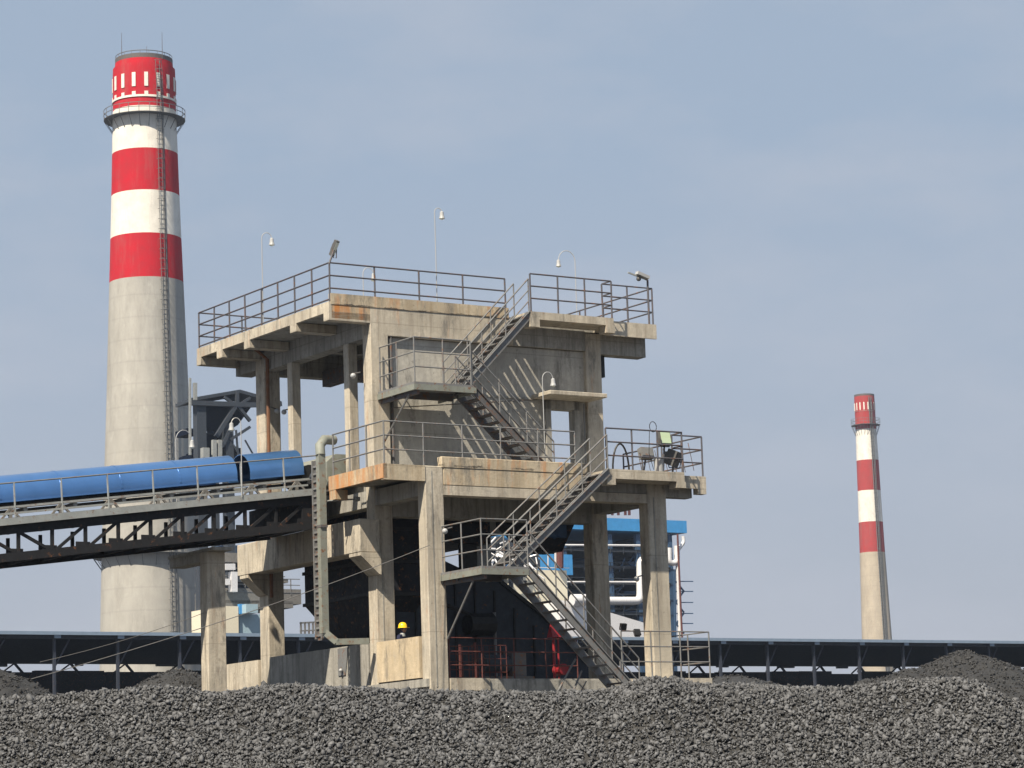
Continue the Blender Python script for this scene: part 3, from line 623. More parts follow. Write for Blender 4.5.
# ================================================================ things at the base
PM = Thing('pump_set', 'dark motor and gearbox on a frame in the shade behind the base railing', 'motor', (4.0, 2.6, 5.85))
part(PM, 'motor', MB().tube([(3.4, 2.6, 6.45), (4.3, 2.6, 6.45)], .28, 14), 'dark_clad')
part(PM, 'gearbox', MB().box(4.3, 4.8, 2.3, 2.9, 6.0, 6.8), 'stair_dark', bevel=.03)
part(PM, 'base_frame', MB().box(3.2, 5.0, 2.2, 3.0, 5.86, 6.05), 'stair_dark')
CP = Thing('pipe_run', 'pair of thin grey pipes climbing the dark chute housing', 'pipe', (3.2, 4.7, 5.9))
part(CP, 'pipe', MB().tube([(3.1, 4.7, 5.9), (3.1, 4.7, 8.9), (3.6, 4.7, 9.3)], .04), 'stair_steel')
part(CP, 'pipe', MB().tube([(5.2, 4.7, 5.9), (5.2, 4.7, 8.2)], .05), 'stair_steel')
RC = Thing('wire_crate', 'rusty red wire crate behind the base railing, next to the front column', 'crate', (1.4, .8, 5.85))
mb = MB()
for x in np.arange(.9, 2.01, .22): mb.tube([(x, .75, 5.86), (x, .75, 6.85)], .016, 5)
for z in np.arange(5.92, 6.9, .23): mb.tube([(.9, .75, z), (2.0, .75, z)], .014, 5)
part(RC, 'grid', mb, 'red_frame')
mb = MB()
for x in (.9, 2.0):
    for y in (.75, 1.6): mb.box(x-.03, x+.03, y-.03, y+.03, 5.86, 6.95)
part(RC, 'corner_post', mb, 'red_frame')
part(RC, 'tray', MB().box(.88, 2.02, .73, 1.62, 5.86, 5.92), 'frame_worn')
RC2 = Thing('wire_crate', 'darker wire crate standing deeper in the shade to the right', 'crate', (2.9, 1.4, 5.85))
mb = MB()
for x in np.arange(2.3, 3.6, .2): mb.tube([(x, 1.4, 5.86), (x, 1.4, 6.9)], .014, 5)
for z in np.arange(5.92, 6.95, .2): mb.tube([(2.3, 1.4, z), (3.5, 1.4, z)], .012, 5)
part(RC2, 'grid', mb, 'red_frame'); part(RC2, 'tray', MB().box(2.3, 3.5, 1.4, 2.2, 5.86, 5.92), 'frame_worn')
RV = Thing('valve_stand', 'red stand with a pointed hood and a red drum, half hidden behind the lowest stairs', 'valve', (4.8, .6, 5.85))
q0 = bY(555, 640, .6)
x0 = q0[0]
part(RV, 'hood', MB().add([(x0-.16, .5, 7.12), (x0+.18, .5, 7.12), (x0+.18, .8, 7.12), (x0-.16, .8, 7.12), (x0-.1, .65, 7.62), (x0+.02, .65, 7.62)], [(0,1,5,4),(1,2,5),(2,3,4,5),(3,0,4),(0,3,2,1)]), 'red_paint')
part(RV, 'stem', MB().tube([(x0-.02, .65, 5.86), (x0-.02, .65, 7.2)], .045).tube([(x0+.14, .65, 5.86), (x0+.14, .65, 7.15)], .03), 'red_paint')
part(RV, 'drum', MB().tube([(x0+.16, .4, 6.15), (x0+.16, .8, 6.15)], .17, 14), 'red_paint')
# person in yellow helmet behind the parapet
def person():
    bx, by, bz = 1.02, 3.42, 5.85
    bx, by = 1.25, 2.62
    q_ = bY(401, 640, by); bx = q_[0]+.02
    me = bpy.data.meshes.new('person'); h = 1.72
    J = {'pel': (0, 0, .93), 'wai': (0, 0, 1.08), 'che': (.0, -.02, 1.30), 'nek': (0, -.03, 1.46), 'hd0': (0, -.05, 1.54), 'hd1': (0, -.06, 1.62), 'hd2': (0, -.05, 1.70),
         'sl': (-.19, -.02, 1.40), 'el': (-.25, -.05, 1.12), 'hl': (-.20, -.24, .95), 'sr': (.19, -.02, 1.40), 'er': (.25, -.05, 1.12), 'hr': (.20, -.24, .95),
         'pl': (-.10, 0, .90), 'kl': (-.11, -.03, .50), 'al': (-.11, .02, .08), 'tl': (-.11, -.14, .04), 'pr': (.10, 0, .90), 'kr': (.11, -.03, .50), 'ar': (.11, .02, .08), 'tr': (.11, -.14, .04)}
    Rr = {'pel': .13, 'wai': .125, 'che': .15, 'nek': .06, 'hd0': .075, 'hd1': .095, 'hd2': .085, 'sl': .07, 'el': .05, 'hl': .035, 'sr': .07, 'er': .05, 'hr': .035, 'pl': .1, 'kl': .07, 'al': .05, 'tl': .04, 'pr': .1, 'kr': .07, 'ar': .05, 'tr': .04}
    E = [('pel','wai'),('wai','che'),('che','nek'),('nek','hd0'),('hd0','hd1'),('hd1','hd2'),('che','sl'),('sl','el'),('el','hl'),('che','sr'),('sr','er'),('er','hr'),('pel','pl'),('pl','kl'),('kl','al'),('al','tl'),('pel','pr'),('pr','kr'),('kr','ar'),('ar','tr')]
    # five short finger chains per hand
    for s_, hnd in ((-1, 'hl'), (1, 'hr')):
        hx, hy, hz = J[hnd]
        for k in range(5):
            a_ = f'{hnd}{k}a'; b_ = f'{hnd}{k}b'
            off = (k-2)*.018
            J[a_] = (hx+off, hy-.07+abs(off)*.3, hz-.01); J[b_] = (hx+off*1.2, hy-.11+(.05 if k == 0 else 0), hz-.045)
            Rr[a_] = .009; Rr[b_] = .007; E += [(hnd, a_), (a_, b_)]
    names = list(J); me.from_pydata([J[n] for n in names], [(names.index(a), names.index(b)) for a, b in E], [])
    o = bpy.data.objects.new('person', me); COL.objects.link(o)
    mo = o.modifiers.new('s', 'SKIN'); sb = o.modifiers.new('d', 'SUBSURF'); sb.levels = 1; sb.render_levels = 1
    for i, n in enumerate(names): me.skin_vertices[0].data[i].radius = (Rr[n], Rr[n])
    me.skin_vertices[0].data[0].use_root = True
    me.materials.append(MATS['navy_cloth']); o.location = b2w((bx, by, bz)); o.rotation_euler = (0, 0, YAW+.5)
    o['label'] = 'worker in dark blue clothes and a yellow helmet behind the smooth parapet wall'; o['category'] = 'person'
    def sub(name, mb, mat):
        m2 = mesh_of(name, mb, mat, np.zeros(3), True); c_ = bpy.data.objects.new(name, m2); COL.objects.link(c_); c_.parent = o; return c_
    sub('face', MB().ball((0, -.085, 1.60), .085, 10, (.85, .9, 1.15)).ball((0, -.17, 1.60), .018).ball((-.075, -.05, 1.6), .02).ball((.075, -.05, 1.6), .02), 'skin')
    sub('helmet', MB().lathe((0, -.05), [(.165, 1.655), (.135, 1.67), (.13, 1.70), (.12, 1.76), (.085, 1.805), (.03, 1.825), (.001, 1.828)], 18).box(-.09, .09, -.24, -.12, 1.655, 1.668), 'yellow_hat')
    sub('collar', MB().lathe((0, -.04), [(.09, 1.40), (.08, 1.48), (.07, 1.5)], 12), 'galv')
person()
# ================================================================ wires
def wire(label, pts, r=.02):
    pts = [np.array(p, float) for p in pts]; out = []
    a, b = pts[0], pts[-1]
    for i in range(13):
        t_ = i/12; p = a+(b-a)*t_; out.append((p[0], p[1], p[2]-np.linalg.norm(b-a)*.01*4*t_*(1-t_)))
    solo('overhead_wire', MB().tube(out, r, 5), 'wire', label, 'wire', pts[0], 'wires hung across the yard')
def dpt(px, py, D): return w2b(wD(px, py, D))
wire('pale wire rising from the left yard to the lower stair landing', [dpt(2, 687, 64), dpt(430, 545, 79.6)], .011)
wire('thin dark wire crossing in front of the big chimney base', [dpt(40, 662, 74), dpt(206, 612, 82.5)], .009)

# ================================================================ CHIMNEYS
def chimney(label, px_top, py_top, px_bot, py_bot, D, prof_px, bands_px, bal, top_r_win, red=(.42, .008, .02), base=(.38, .373, .35), lean=0, lad=.66, cables=True):
    cx = wD(px_bot, py_bot, D)[0]; cy = D
    def zat(py, px=px_bot, DD=D): return wD(px, py, DD)[2]
    C_ = Thing('chimney', label, 'chimney', (cx, cy, 0), 'red and white banded chimneys', 'w')
    prof = []
    for (py, hw) in prof_px:
        z = zat(py); d = (np.array([cx, cy, z])-EYE)@_f; prof.append((hw*d/FPX, z))
    prof.sort(key=lambda a: a[1])
    z0, r0_ = prof[0][1], prof[0][0]; z1, r1_ = prof[1][1], prof[1][0]
    sl_ = (r1_-r0_)/(z1-z0); prof = [(r0_-sl_*z0, 0)] + prof
    def rad(z): return float(np.interp(z, [a[1] for a in prof], [a[0] for a in prof]))
    def zf(py):    # height of a mark seen on the near side
        z = zat(py)
        for _ in range(3): z = wD(px_bot, py, D-rad(z))[2]
        return z
    bands = [(zf(b_), zf(a_), k) for (a_, b_, k) in bands_px]
    bands[0] = (bands[0][0], bands[0][1]+5, bands[0][2])
    mt = 'chimney_paint' if D < 600 else 'chimney_paint_far'
    chimney_mat(mt, bands, base, red)
    ztop = prof[-1][1]
    part(C_, 'shaft', MB().lathe((cx, cy), prof+[(prof[-1][0]*.8, ztop), (prof[-1][0]*.78, ztop-6)], 72), mt, smooth=True)
    zr = ztop
    if top_r_win:
        a_, b_, c_, d_ = top_r_win; zw1, zw0 = zf(a_), zf(b_); zc1, zc0 = zf(c_), zf(d_)
        n_ = 16
        for k in range(n_):
            th = 2*math.pi*(k+.5)/n_ - math.pi/2; hw = .135 if D < 600 else .12
            wb = MB()
            for (za, zb, tw) in ((zw0, zw1, hw*.55), (zc0, zc1, hw*.55)):
                vs = []
                for (rr_) in (.02, .12):
                    for (zz) in (za, zb):
                        for s_ in (-1, 1): q_ = th+s_*tw*.8; R_ = rad(zz)+rr_; vs.append((cx+R_*math.cos(q_), cy+R_*math.sin(q_), zz))
                wb.add(vs, [(4,5,7,6),(0,1,5,4),(2,3,7,6),(0,2,6,4),(1,3,7,5)])
            part(C_, 'white_panel', wb, 'chim_white')
        for (a2, b2) in ((c_ + (d_-c_)*.62, d_),):
            zz1, zz0 = zf(a2), zf(b2); part(C_, 'white_ring', MB().lathe((cx, cy), [(rad(zz0)+.05, zz0), (rad(zz0)+.14, zz0), (rad(zz1)+.14, zz1), (rad(zz1)+.05, zz1)], 72), 'chim_white', smooth=True)
    for (py, hw, drop) in bal:
        z = zat(py); d = (np.array([cx, cy, z])-EYE)@_f; ro = hw*d/FPX; ri = rad(z)-.1; hr_ = 1.5 if D < 600 else 2.2
        b_ = part(C_, 'balcony', MB().lathe((cx, cy), [(ri, z-.09), (ro, z-.09), (ro, z), (ri, z), (ri, z-.09)], 48), 'chim_steel')
        tr_ = MB()
        for hh_ in (hr_, hr_*.5): tr_.lathe((cx, cy), [(ro-.05, z+hh_-.05), (ro+.03, z+hh_-.05), (ro+.03, z+hh_+.05), (ro-.05, z+hh_+.05), (ro-.05, z+hh_-.05)], 48)
        pt_ = MB(); n_ = 24; bks = []
        for k in range(n_):
            th = 2*math.pi*k/n_; c_, s_ = math.cos(th), math.sin(th)
            pt_.tube([(cx+ro*c_, cy+ro*s_, z), (cx+ro*c_, cy+ro*s_, z+hr_)], .05, 5)
            bks.append(MB().bar((cx+(ro-.1)*c_, cy+(ro-.1)*s_, z-.15), (cx+rad(z-drop)*c_, cy+rad(z-drop)*s_, z-drop), .085))
        part(C_, 'guard_rail', tr_, 'chim_steel', b_); part(C_, 'post', pt_, 'chim_steel', b_)
        for bk in bks: part(C_, 'bracket', bk, 'chim_steel', b_)
    # caged ladder
    mb = MB(); cg = MB(); th0 = math.atan2(-1, lad)
    zt = ztop-.5; z = 2
    def lp(z, off, k): R_ = rad(z)+off; q_ = th0+k/R_; return (cx+R_*math.cos(q_), cy+R_*math.sin(q_), z)
    zs = list(np.linspace(2, zt, 30))
    for k in (-.35, .35): mb.tube([lp(z, .25, k) for z in zs], .05 if D < 600 else .12, 4)
    z = 3
    st = .8 if D < 600 else 2
    while z < zt: mb.bar(lp(z, .25, -.35), lp(z, .25, .35), .05); z += st
    part(C_, 'ladder', mb, 'chim_steel')
    for k in (-.55, .55, 0): cg.tube([lp(z, .95 if k == 0 else .7, k) for z in zs], .045 if D < 600 else .1, 4)
    z = 8
    while z < zt:
        cg.tube([lp(z, .15, -.6), lp(z, .75, -.5), lp(z, 1.0, 0), lp(z, .75, .5), lp(z, .15, .6)], .045, 4); z += 1.7
    part(C_, 'ladder_cage', cg, 'chim_steel')
    if cables: part(C_, 'cable', MB().tube([(cx+(rad(z)+.1)*math.cos(th0+.12), cy+(rad(z)+.1)*math.sin(th0+.12), z) for z in zs], .07, 4), 'chim_steel')
    rr_ = prof[-1][0]
    rim = MB().lathe((cx, cy), [(rr_*.80, ztop-.2), (rr_*1.0, ztop-.2), (rr_*1.0, ztop+.75), (rr_*.80, ztop+.75)], 48)
    part(C_, 'rim', rim, 'stair_dark')
    if D < 600:
        rg = MB().lathe((cx, cy), [(rr_*.98, ztop+1.15), (rr_*.99, ztop+1.25), (rr_*.98, ztop+1.3)], 40)
        for k in range(20): th = 2*math.pi*k/20; rg.tube([(cx+rr_*.98*math.cos(th), cy+rr_*.98*math.sin(th), ztop+.3), (cx+rr_*.98*math.cos(th), cy+rr_*.98*math.sin(th), ztop+1.25)], .04, 4)
        part(C_, 'rim_rail', rg, 'rail_grey')
        for th in (-2.3, -.75, 1.6): part(C_, 'lightning_rod', MB().tube([(cx+rr_*math.cos(th), cy+rr_*math.sin(th), ztop), (cx+rr_*math.cos(th), cy+rr_*math.sin(th), ztop+4.6)], [.07, .03], 5), 'stair_dark')
    return C_
painted('chim_white', (.72, .70, .65), .8)
chimney('nearer, much bigger chimney rising behind the blue conveyor on the left', 144, 62, 150.5, 630, 450,
        [(64.5, 28.6), (69.5, 29.0), (70, 30.8), (75, 31), (104, 31.2), (150, 32.5), (190, 33.6), (232, 35), (277, 36.6), (400, 41), (450, 43), (550, 47.5), (630, 49.8)],
        [(58, 96, 'r'), (96, 99.5, 'r'), (99.5, 104.5, 'r'), (104.5, 147, 'w'), (147, 189, 'r'), (189, 232, 'w'), (232, 276, 'r')],
        [(120.5, 40.5, 2.2), (557, 56.5, 2.0)], (71.5, 85.5, 90.5, 96))
chimney('distant slim chimney standing alone over the shed on the right', 866, 396, 877, 640, 1000,
        [(396.5, 10.0), (400, 10.1), (425, 10.2), (459, 11), (490, 11.4), (521, 12), (552, 12.6), (640, 15)],
        [(390, 428, 'r'), (428, 459, 'w'), (459, 489.5, 'r'), (489.5, 521, 'w'), (521, 551.5, 'r')],
        [(425, 14.5, 4)], (401.5, 409, 410, 410.2), red=(.33, .04, .04), base=(.42, .37, .30), cables=False, lad=.40)  # duller red puts the distance haze into the band colour

# ================================================================ STORAGE SHED
YF = w2b(wD(0, 632, 240))[1]; ZE = bY(512, 638.3, YF)[2]
YRr = YF+35.0
XA, XB = bY(-260, 630, YF)[0], bY(1280, 640, YF)[0]
SH = Thing('storage_shed', 'very long open-sided coal storage shed with a pale blue roof edge across the whole background', 'shed', ((XA+XB)/2, YF, 0))
YM = (YF+YRr)/2
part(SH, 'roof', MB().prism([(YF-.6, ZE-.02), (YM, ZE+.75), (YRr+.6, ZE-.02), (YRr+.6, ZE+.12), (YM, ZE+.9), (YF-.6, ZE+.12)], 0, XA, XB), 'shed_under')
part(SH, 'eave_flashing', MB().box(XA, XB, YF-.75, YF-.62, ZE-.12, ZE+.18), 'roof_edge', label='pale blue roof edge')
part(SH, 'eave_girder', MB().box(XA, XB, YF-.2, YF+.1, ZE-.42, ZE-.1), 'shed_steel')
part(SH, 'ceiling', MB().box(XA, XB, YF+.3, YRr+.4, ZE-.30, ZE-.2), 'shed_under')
bay = 6.05; xs_ = np.arange(XA+2, XB, bay); x_off = bY(54, 680, YF)[0]; x_off = (x_off-(XA+2)) % bay
for i, x in enumerate(xs_ + x_off):
    part(SH, 'column', MB().box(x-.11, x+.11, YF-.2, YF+.1, 0, ZE-.42), 'shed_steel')
mb = MB(); cl = MB()
for i, x in enumerate(xs_ + x_off):
    part(SH, 'knee_brace', MB().bar((x, YF+.3, ZE-3.2), (x+1.6, YF+.3, ZE-.45), .12), 'shed_steel')
    rb_ = part(SH, 'rear_truss', MB().bar((x-2.9, YRr-.5, ZE-1.2), (x-1.6, YRr-.5, ZE-.3), .14), 'shed_under'); part(SH, 'diagonal', MB().bar((x-.4, YRr-.5, ZE-1.6), (x-1.6, YRr-.5, ZE-.3), .22), 'shed_under', rb_)
    cl.box(x-.2, x+.4, YF-.65, YF-.55, ZE-.40, ZE-.12)
part(SH, 'gutter_bracket', cl, 'roof_edge')
mb = MB()
for i, x in enumerate(np.arange(XA, XB, 3.0)):
    mb.box(x, x+random.choice((.8, 1.6, 2.4)), YRr-.2, YRr+.2, ZE-random.uniform(.45, .65), ZE-.31) if i % 3 == 0 else None
part(SH, 'rear_girder', mb, 'shed_steel')
ZW = bY(100, 671.5, YRr)[2]
mb = MB(); x = XA
while x < XB:
    w_ = random.uniform(1.5, 5); mb.box(x, x+w_, YRr-.6+random.uniform(-.3, .3), YRr, 0, ZW+random.uniform(-.18, .14)); x += w_
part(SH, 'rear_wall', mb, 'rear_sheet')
for x in np.arange(XA, XB, 12.1): part(SH, 'buttress', MB().box(x, x+2.0, YRr-1.2, YRr-.8, 0, ZW-1.8), 'concrete_grey')

# ================================================================ BOILER PLANT (right, behind the shed)
YP = 262.0
def q(px, py, Y=YP): return bY(px, py, Y)
PL = Thing('boiler_plant', 'steel-framed boiler building with a bright blue roof band, behind the lower stairs', 'plant', (q(600, 640)[0], YP, 0))
def fbox(mb, px0, py0, px1, py1, Y, dep):
    a = bY(px0, py0, Y); b = bY(px1, py1, Y); return mb.box(a[0], b[0], Y, Y+dep, min(a[2], b[2]), max(a[2], b[2]))
part(PL, 'roof_band', fbox(MB(), 478, 513, 687, 533, YP, 24), 'blue_fascia', label='bright blue roof band')
part(PL, 'inner_frame', fbox(MB(), 540, 534, 668, 660, YP+14, 1), 'steel_far_blue')
mb = MB()
for px in (482, 540, 566, 612, 640, 672): 
    a = q(px, 534); mb.box(a[0]-.35, a[0]+.35, YP+.5, YP+1.2, 0, a[2])
part(PL, 'column', mb, 'steel_far_blue')
mb = MB()
for py in (548, 565, 581, 598, 612, 628):
    a = q(545, py); b = q(672, py); mb.box(a[0], b[0], YP+.4, YP+10, a[2]-.2, a[2]+.2)
part(PL, 'floor', mb, 'steel_far')
mb = MB()
for py in (545, 562, 578, 594, 609):
    a = q(545, py); b = q(672, py)
    mb.bar((a[0], YP+.2, a[2]+.2), (b[0], YP+.2, a[2]+.2), .08)
    for x in np.arange(a[0], b[0], 2.3): mb.bar((x, YP+.2, a[2]-1), (x, YP+.2, a[2]+.2), .07)
part(PL, 'guard_rail', mb, 'steel_far')
mb = MB(); rr = random.Random(5)
for k in range(60):
    px = rr.uniform(545, 668); py = rr.uniform(545, 640); w_ = rr.uniform(.5, 3.5); h_ = rr.uniform(.5, 2.2); a = q(px, py)
    mb.box(a[0], a[0]+w_, YP+rr.uniform(2, 9), YP+11, a[2], a[2]+h_)
part(PL, 'machinery', mb, 'steel_far')
mb = MB()
for k in range(26):
    px = rr.uniform(545, 665); py = rr.uniform(545, 636); a = q(px, py); b = q(px+rr.uniform(-14, 14), py+rr.uniform(-16, 16)); part(PL, 'brace', MB().bar((a[0], YP+1.5, a[2]), (b[0], YP+1.5, b[2]), .22), 'steel_far_blue')
def smooth_path(P_, rad, n=5):
    out = [P_[0]]
    for i in range(1, len(P_)-1):
        a, b, c = P_[i-1], P_[i], P_[i+1]; u = a-b; w = c-b; lu, lw = np.linalg.norm(u), np.linalg.norm(w); k = min(rad, lu*.45, lw*.45)
        p, q2 = b+u/lu*k, b+w/lw*k
        for j in range(n+1): t_ = j/n; out.append(p*(1-t_)**2 + 2*b*t_*(1-t_) + q2*t_*t_)
    return out + [P_[-1]]
def ppipe(pts, r, Y, mat='pipe_white', name='pipe', n=10):
    P3 = smooth_path([bY(a, b_, Y) for a, b_ in pts], r*1.6); part(PL, name, MB().tube(P3, r, n), mat, smooth=True)
ppipe([(652, 559.5), (640.5, 559.5), (640.5, 601), (600, 601)], .62, YP-1.2)
ppipe([(520, 545), (643, 545.5)], .16, YP-.8)
ppipe([(545, 582), (640, 582)], .14, YP-.8)
ppipe([(669, 548), (669, 563), (677, 563), (677, 546)], .45, YP-1)
ppipe([(683, 536), (684, 542), (678, 550), (677, 556), (680, 640)], .28, YP-1)
ppipe([(677.5, 534), (682.5, 645)], .15, YP-1.6, 'red_frame')
mb = MB()
for i, py in enumerate((582, 592, 603, 614, 624)):
    a = q(671, py); b = q(689, py); mb.bar((a[0], YP-1, a[2]), (b[0], YP-1, b[2]), .14)
    c_ = q(672, py); d_ = q(680, py+10); mb.bar((c_[0], YP-1, c_[2]), (d_[0], YP-1, d_[2]), .2) if i % 2 == 0 else mb.bar((d_[0], YP-1, c_[2]), (c_[0], YP-1, d_[2]), .2)
a = q(670.5, 570); b = q(671.5, 645); mb.bar((a[0], YP-1, a[2]), (b[0], YP-1, b[2]), .25)
part(PL, 'ladder_tower', mb, 'steel_far_blue')
mb = MB()
for px in (624, 630, 637, 641): a = q(px, 513); b = q(px, 501 if px > 630 else 507); mb.bar((a[0], YP+3, a[2]), (a[0], YP+3, b[2]), .3)
a = q(620, 511); b = q(643, 505); mb.bar((a[0], YP+3, a[2]), (b[0], YP+3, b[2]), .2)
part(PL, 'roof_mast', mb, 'red_frame')
part(PL, 'blue_house', fbox(MB(), 515, 553, 573, 575, YP-6, 5), 'blue_fascia')
part(PL, 'blue_house', fbox(MB(), 484, 530, 520, 538, YP-6, 5), 'blue_fascia')
# cream silo box in front of it and white inclined duct
YC = YP-14
CB = Thing('cream_bunker', 'plain cream sheet-metal bunker behind the stair handrail', 'bunker', (q(555, 600, YC)[0], YC, 0))
part(CB, 'body', fbox(MB(), 508, 569, 569.5, 650, YC, 8), 'cream')
part(CB, 'top_rail', MB().bar(bY(511, 567, YC), bY(569, 568, YC), .1).bar(bY(556, 568, YC), bY(556, 545, YC), .3).bar(bY(556, 545, YC), bY(541, 548, YC), .25).bar(bY(548, 569, YC), bY(548, 547, YC), .12), 'pipe_white')
part(CB, 'yellow_pipe', MB().tube([bY(560, 568, YC-.5), bY(560, 545, YC-.5)], .5, 8), 'red_frame')
WD = Thing('white_duct', 'wide white inclined duct sloping down to the right behind the stairs', 'duct', (q(600, 620, YC-6)[0], YC-6, 0))
part(WD, 'duct', MB().prism([tuple(bY(px, py, YC-6)[[0, 2]]) for px, py in ((560, 600), (575, 602), (655, 626), (655, 637), (590, 645), (560, 645))], 1, YC-6, YC-2), 'pipe_white')
part(WD, 'end_pipe', MB().tube([bY(572, 600, YC-7), bY(588, 600, YC-7)], .8, 10), 'pipe_white', smooth=True)
MC = Thing('machine_group', 'tangle of pale pipes and fans seen through the lower landing railing', 'machinery', (q(510, 560, YC)[0], YC, 0))
mb = MB(); rr = random.Random(11)
for k in range(30):
    px = rr.uniform(485, 538); py = rr.uniform(541, 575); a = bY(px, py, YC-1); b = bY(px+rr.uniform(-9, 9), py+rr.uniform(-9, 9), YC-1+rr.uniform(-1, 1)); mb.tube([a, b], rr.uniform(.06, .2), 6)
part(MC, 'pipe', mb, 'pipe_white')
mb = MB()
for k in range(26):
    px = rr.uniform(485, 538); py = rr.uniform(541, 585); a = bY(px, py, YC); mb.box(a[0], a[0]+rr.uniform(.4, 1.6), YC, YC+2, a[2]-1, a[2]+rr.uniform(.2, 1))
part(MC, 'casing', mb, 'steel_far')

# ================================================================ ROOFED STEEL TOWER (left, beside the chimney)
YL = 296.0
TL = Thing('preheater_tower', 'grey steel tower under a pitched roof, between the big chimney and the concrete tower', 'tower', (bY(235, 600, YL)[0], YL, 0))
ra, rb, rc = bY(190, 398, YL), bY(240, 389.5, YL), bY(281, 401, YL)
for k, (a, b) in enumerate(((ra, rb), (rb, rc))):
    part(TL, 'roof', MB().add([a, b, b+np.array([0, 5, -.2]), a+np.array([0, 5, -.2]), a+np.array([0, 0, -.5]), b+np.array([0, 0, -.5]), b+np.array([0, 5, -.7]), a+np.array([0, 5, -.7])], [(0,1,2,3),(7,6,5,4),(0,4,5,1),(1,5,6,2),(2,6,7,3),(3,7,4,0)]), 'steel_far')
def lb(mb, pts, w_, Y=YL):
    for i in range(len(pts)-1): mb.bar(bY(*pts[i], Y), bY(*pts[i+1], Y), w_)
    return mb
mb = MB(); lb(mb, [(191, 403), (250, 405), (281, 404)], .7); lb(mb, [(237, 391), (237, 405)], .5); lb(mb, [(224, 397), (234, 404)], .4); lb(mb, [(250, 398), (240, 404)], .4); lb(mb, [(236, 405), (216, 437)], .6); lb(mb, [(237, 405), (250, 421)], .45)
part(TL, 'roof_truss', mb, 'steel_far')
mb = MB()
for px, py0, w_ in ((201.5, 404, 1.5), (229.5, 424, 1.3), (270, 404, 1.5)): a = bY(px, py0, YL); mb.box(a[0]-w_/2, a[0]+w_/2, YL, YL+1.4, 0, a[2])
for px in (215,): a = bY(px, 405, YL+18); mb.box(a[0]-.5, a[0]+.5, YL+18, YL+19, 0, a[2])
part(TL, 'column', mb, 'steel_far')
part(TL, 'hopper_cone', MB().add([bY(203, 406, YL+4), bY(252, 406, YL+4), bY(238, 425, YL+4), bY(212, 441, YL+4), bY(203, 425, YL+4)]+[bY(203, 406, YL+12), bY(252, 406, YL+12), bY(238, 425, YL+12), bY(212, 441, YL+12), bY(203, 425, YL+12)], [(0,1,2,3,4),(9,8,7,6,5)]+[(i,(i+1)%5,5+(i+1)%5,5+i) for i in range(5)]), 'shed_under')
mb = MB(); lb(mb, [(190, 378), (190, 455)], .3, YL-3); lb(mb, [(195, 383), (195, 400)], .5, YL-3); lb(mb, [(214, 440), (214, 458)], .6, YL-3); lb(mb, [(219.5, 440), (219.5, 458)], .6, YL-3); lb(mb, [(205, 448), (205, 458)], 1.0, YL-3)
part(TL, 'vent_pipe', mb, 'galv')
mb = MB(); rr = random.Random(3)
for k in range(22):
    px = rr.uniform(192, 236); py = rr.uniform(428, 470); a = bY(px, py, YL+2); mb.box(a[0]-rr.uniform(.3, 1.5), a[0]+rr.uniform(.3, 1.5), YL+2, YL+6, a[2]-rr.uniform(.5, 2.2), a[2])
fbox(mb, 221, 442, 232, 470, YL+1, 5)
part(TL, 'machinery', mb, 'shed_under')
mb = MB(); lb(mb, [(229, 430), (223, 445), (214, 452)], .5); lb(mb, [(230, 440), (250, 427)], .4); lb(mb, [(233, 445), (246, 466)], .3); lb(mb, [(236, 430), (239, 466)], .25)
lb(mb, [(245, 440), (262, 470)], .2)
part(TL, 'brace', mb, 'steel_far')
# lower working platforms
for (px0, px1, py, th) in ((222, 257, 558, 1.4), (222, 298, 596, 2.2), (222, 290, 604, 1.0), (222, 285, 580, .6)):
    a, b = bY(px0, py, YL), bY(px1, py, YL); part(TL, 'platform', MB().box(a[0], b[0], YL-1, YL+9, a[2]-th/2, a[2]+th/2), 'frame_worn')
mb = MB()
for py, x0_, x1_ in ((594, 222, 300), (578, 222, 285)):
    a, b = bY(x0_, py, YL-1), bY(x1_, py, YL-1)
    for h_ in (.4, 1.5, 2.4): mb.bar((a[0], YL-1, a[2]+h_), (b[0], YL-1, a[2]+h_), .12)
    for x in np.arange(a[0], b[0], 1.9): mb.bar((x, YL-1, a[2]), (x, YL-1, a[2]+2.4), .12)
part(TL, 'guard_rail', mb, 'rail_grey')
mb = MB(); lb(mb, [(233, 572), (233, 592)], 1.0, YL-2); lb(mb, [(224, 567), (234, 567)], .9, YL-2); lb(mb, [(224, 582), (229, 582)], .9, YL-2)
part(TL, 'pipe', mb, 'pipe_white')
mb = MB(); fbox(mb, 222, 563, 262, 593, YL+3, 5); fbox(mb, 222, 545, 240, 556, YL+3, 4)
part(TL, 'machinery', mb, 'steel_far_blue')
HB = Thing('control_house', 'pale blue and cream control house under the steel platforms', 'building', (bY(245, 640, YL-8)[0], YL-8, 0))
part(HB, 'wall', fbox(MB(), 222, 606, 239, 650, YL-8, 10), 'cream')
part(HB, 'wall', fbox(MB(), 239, 614, 283, 650, YL-7.5, 10), 'pale_blue')
part(HB, 'door', fbox(MB(), 239.5, 604, 246, 614, YL-8.2, .6), 'blue_fascia')
part(HB, 'awning', fbox(MB(), 246, 604, 258, 613, YL-9.5, 2), 'pale_blue')
mb = MB()
for px in (301, 305, 309, 313, 317): lb(mb, [(px, 622), (px, 640)], .25)
lb(mb, [(300, 623), (318, 622)], .25); lb(mb, [(300, 631), (318, 630)], .2)
part(TL, 'ground_railing', mb, 'rail_grey')

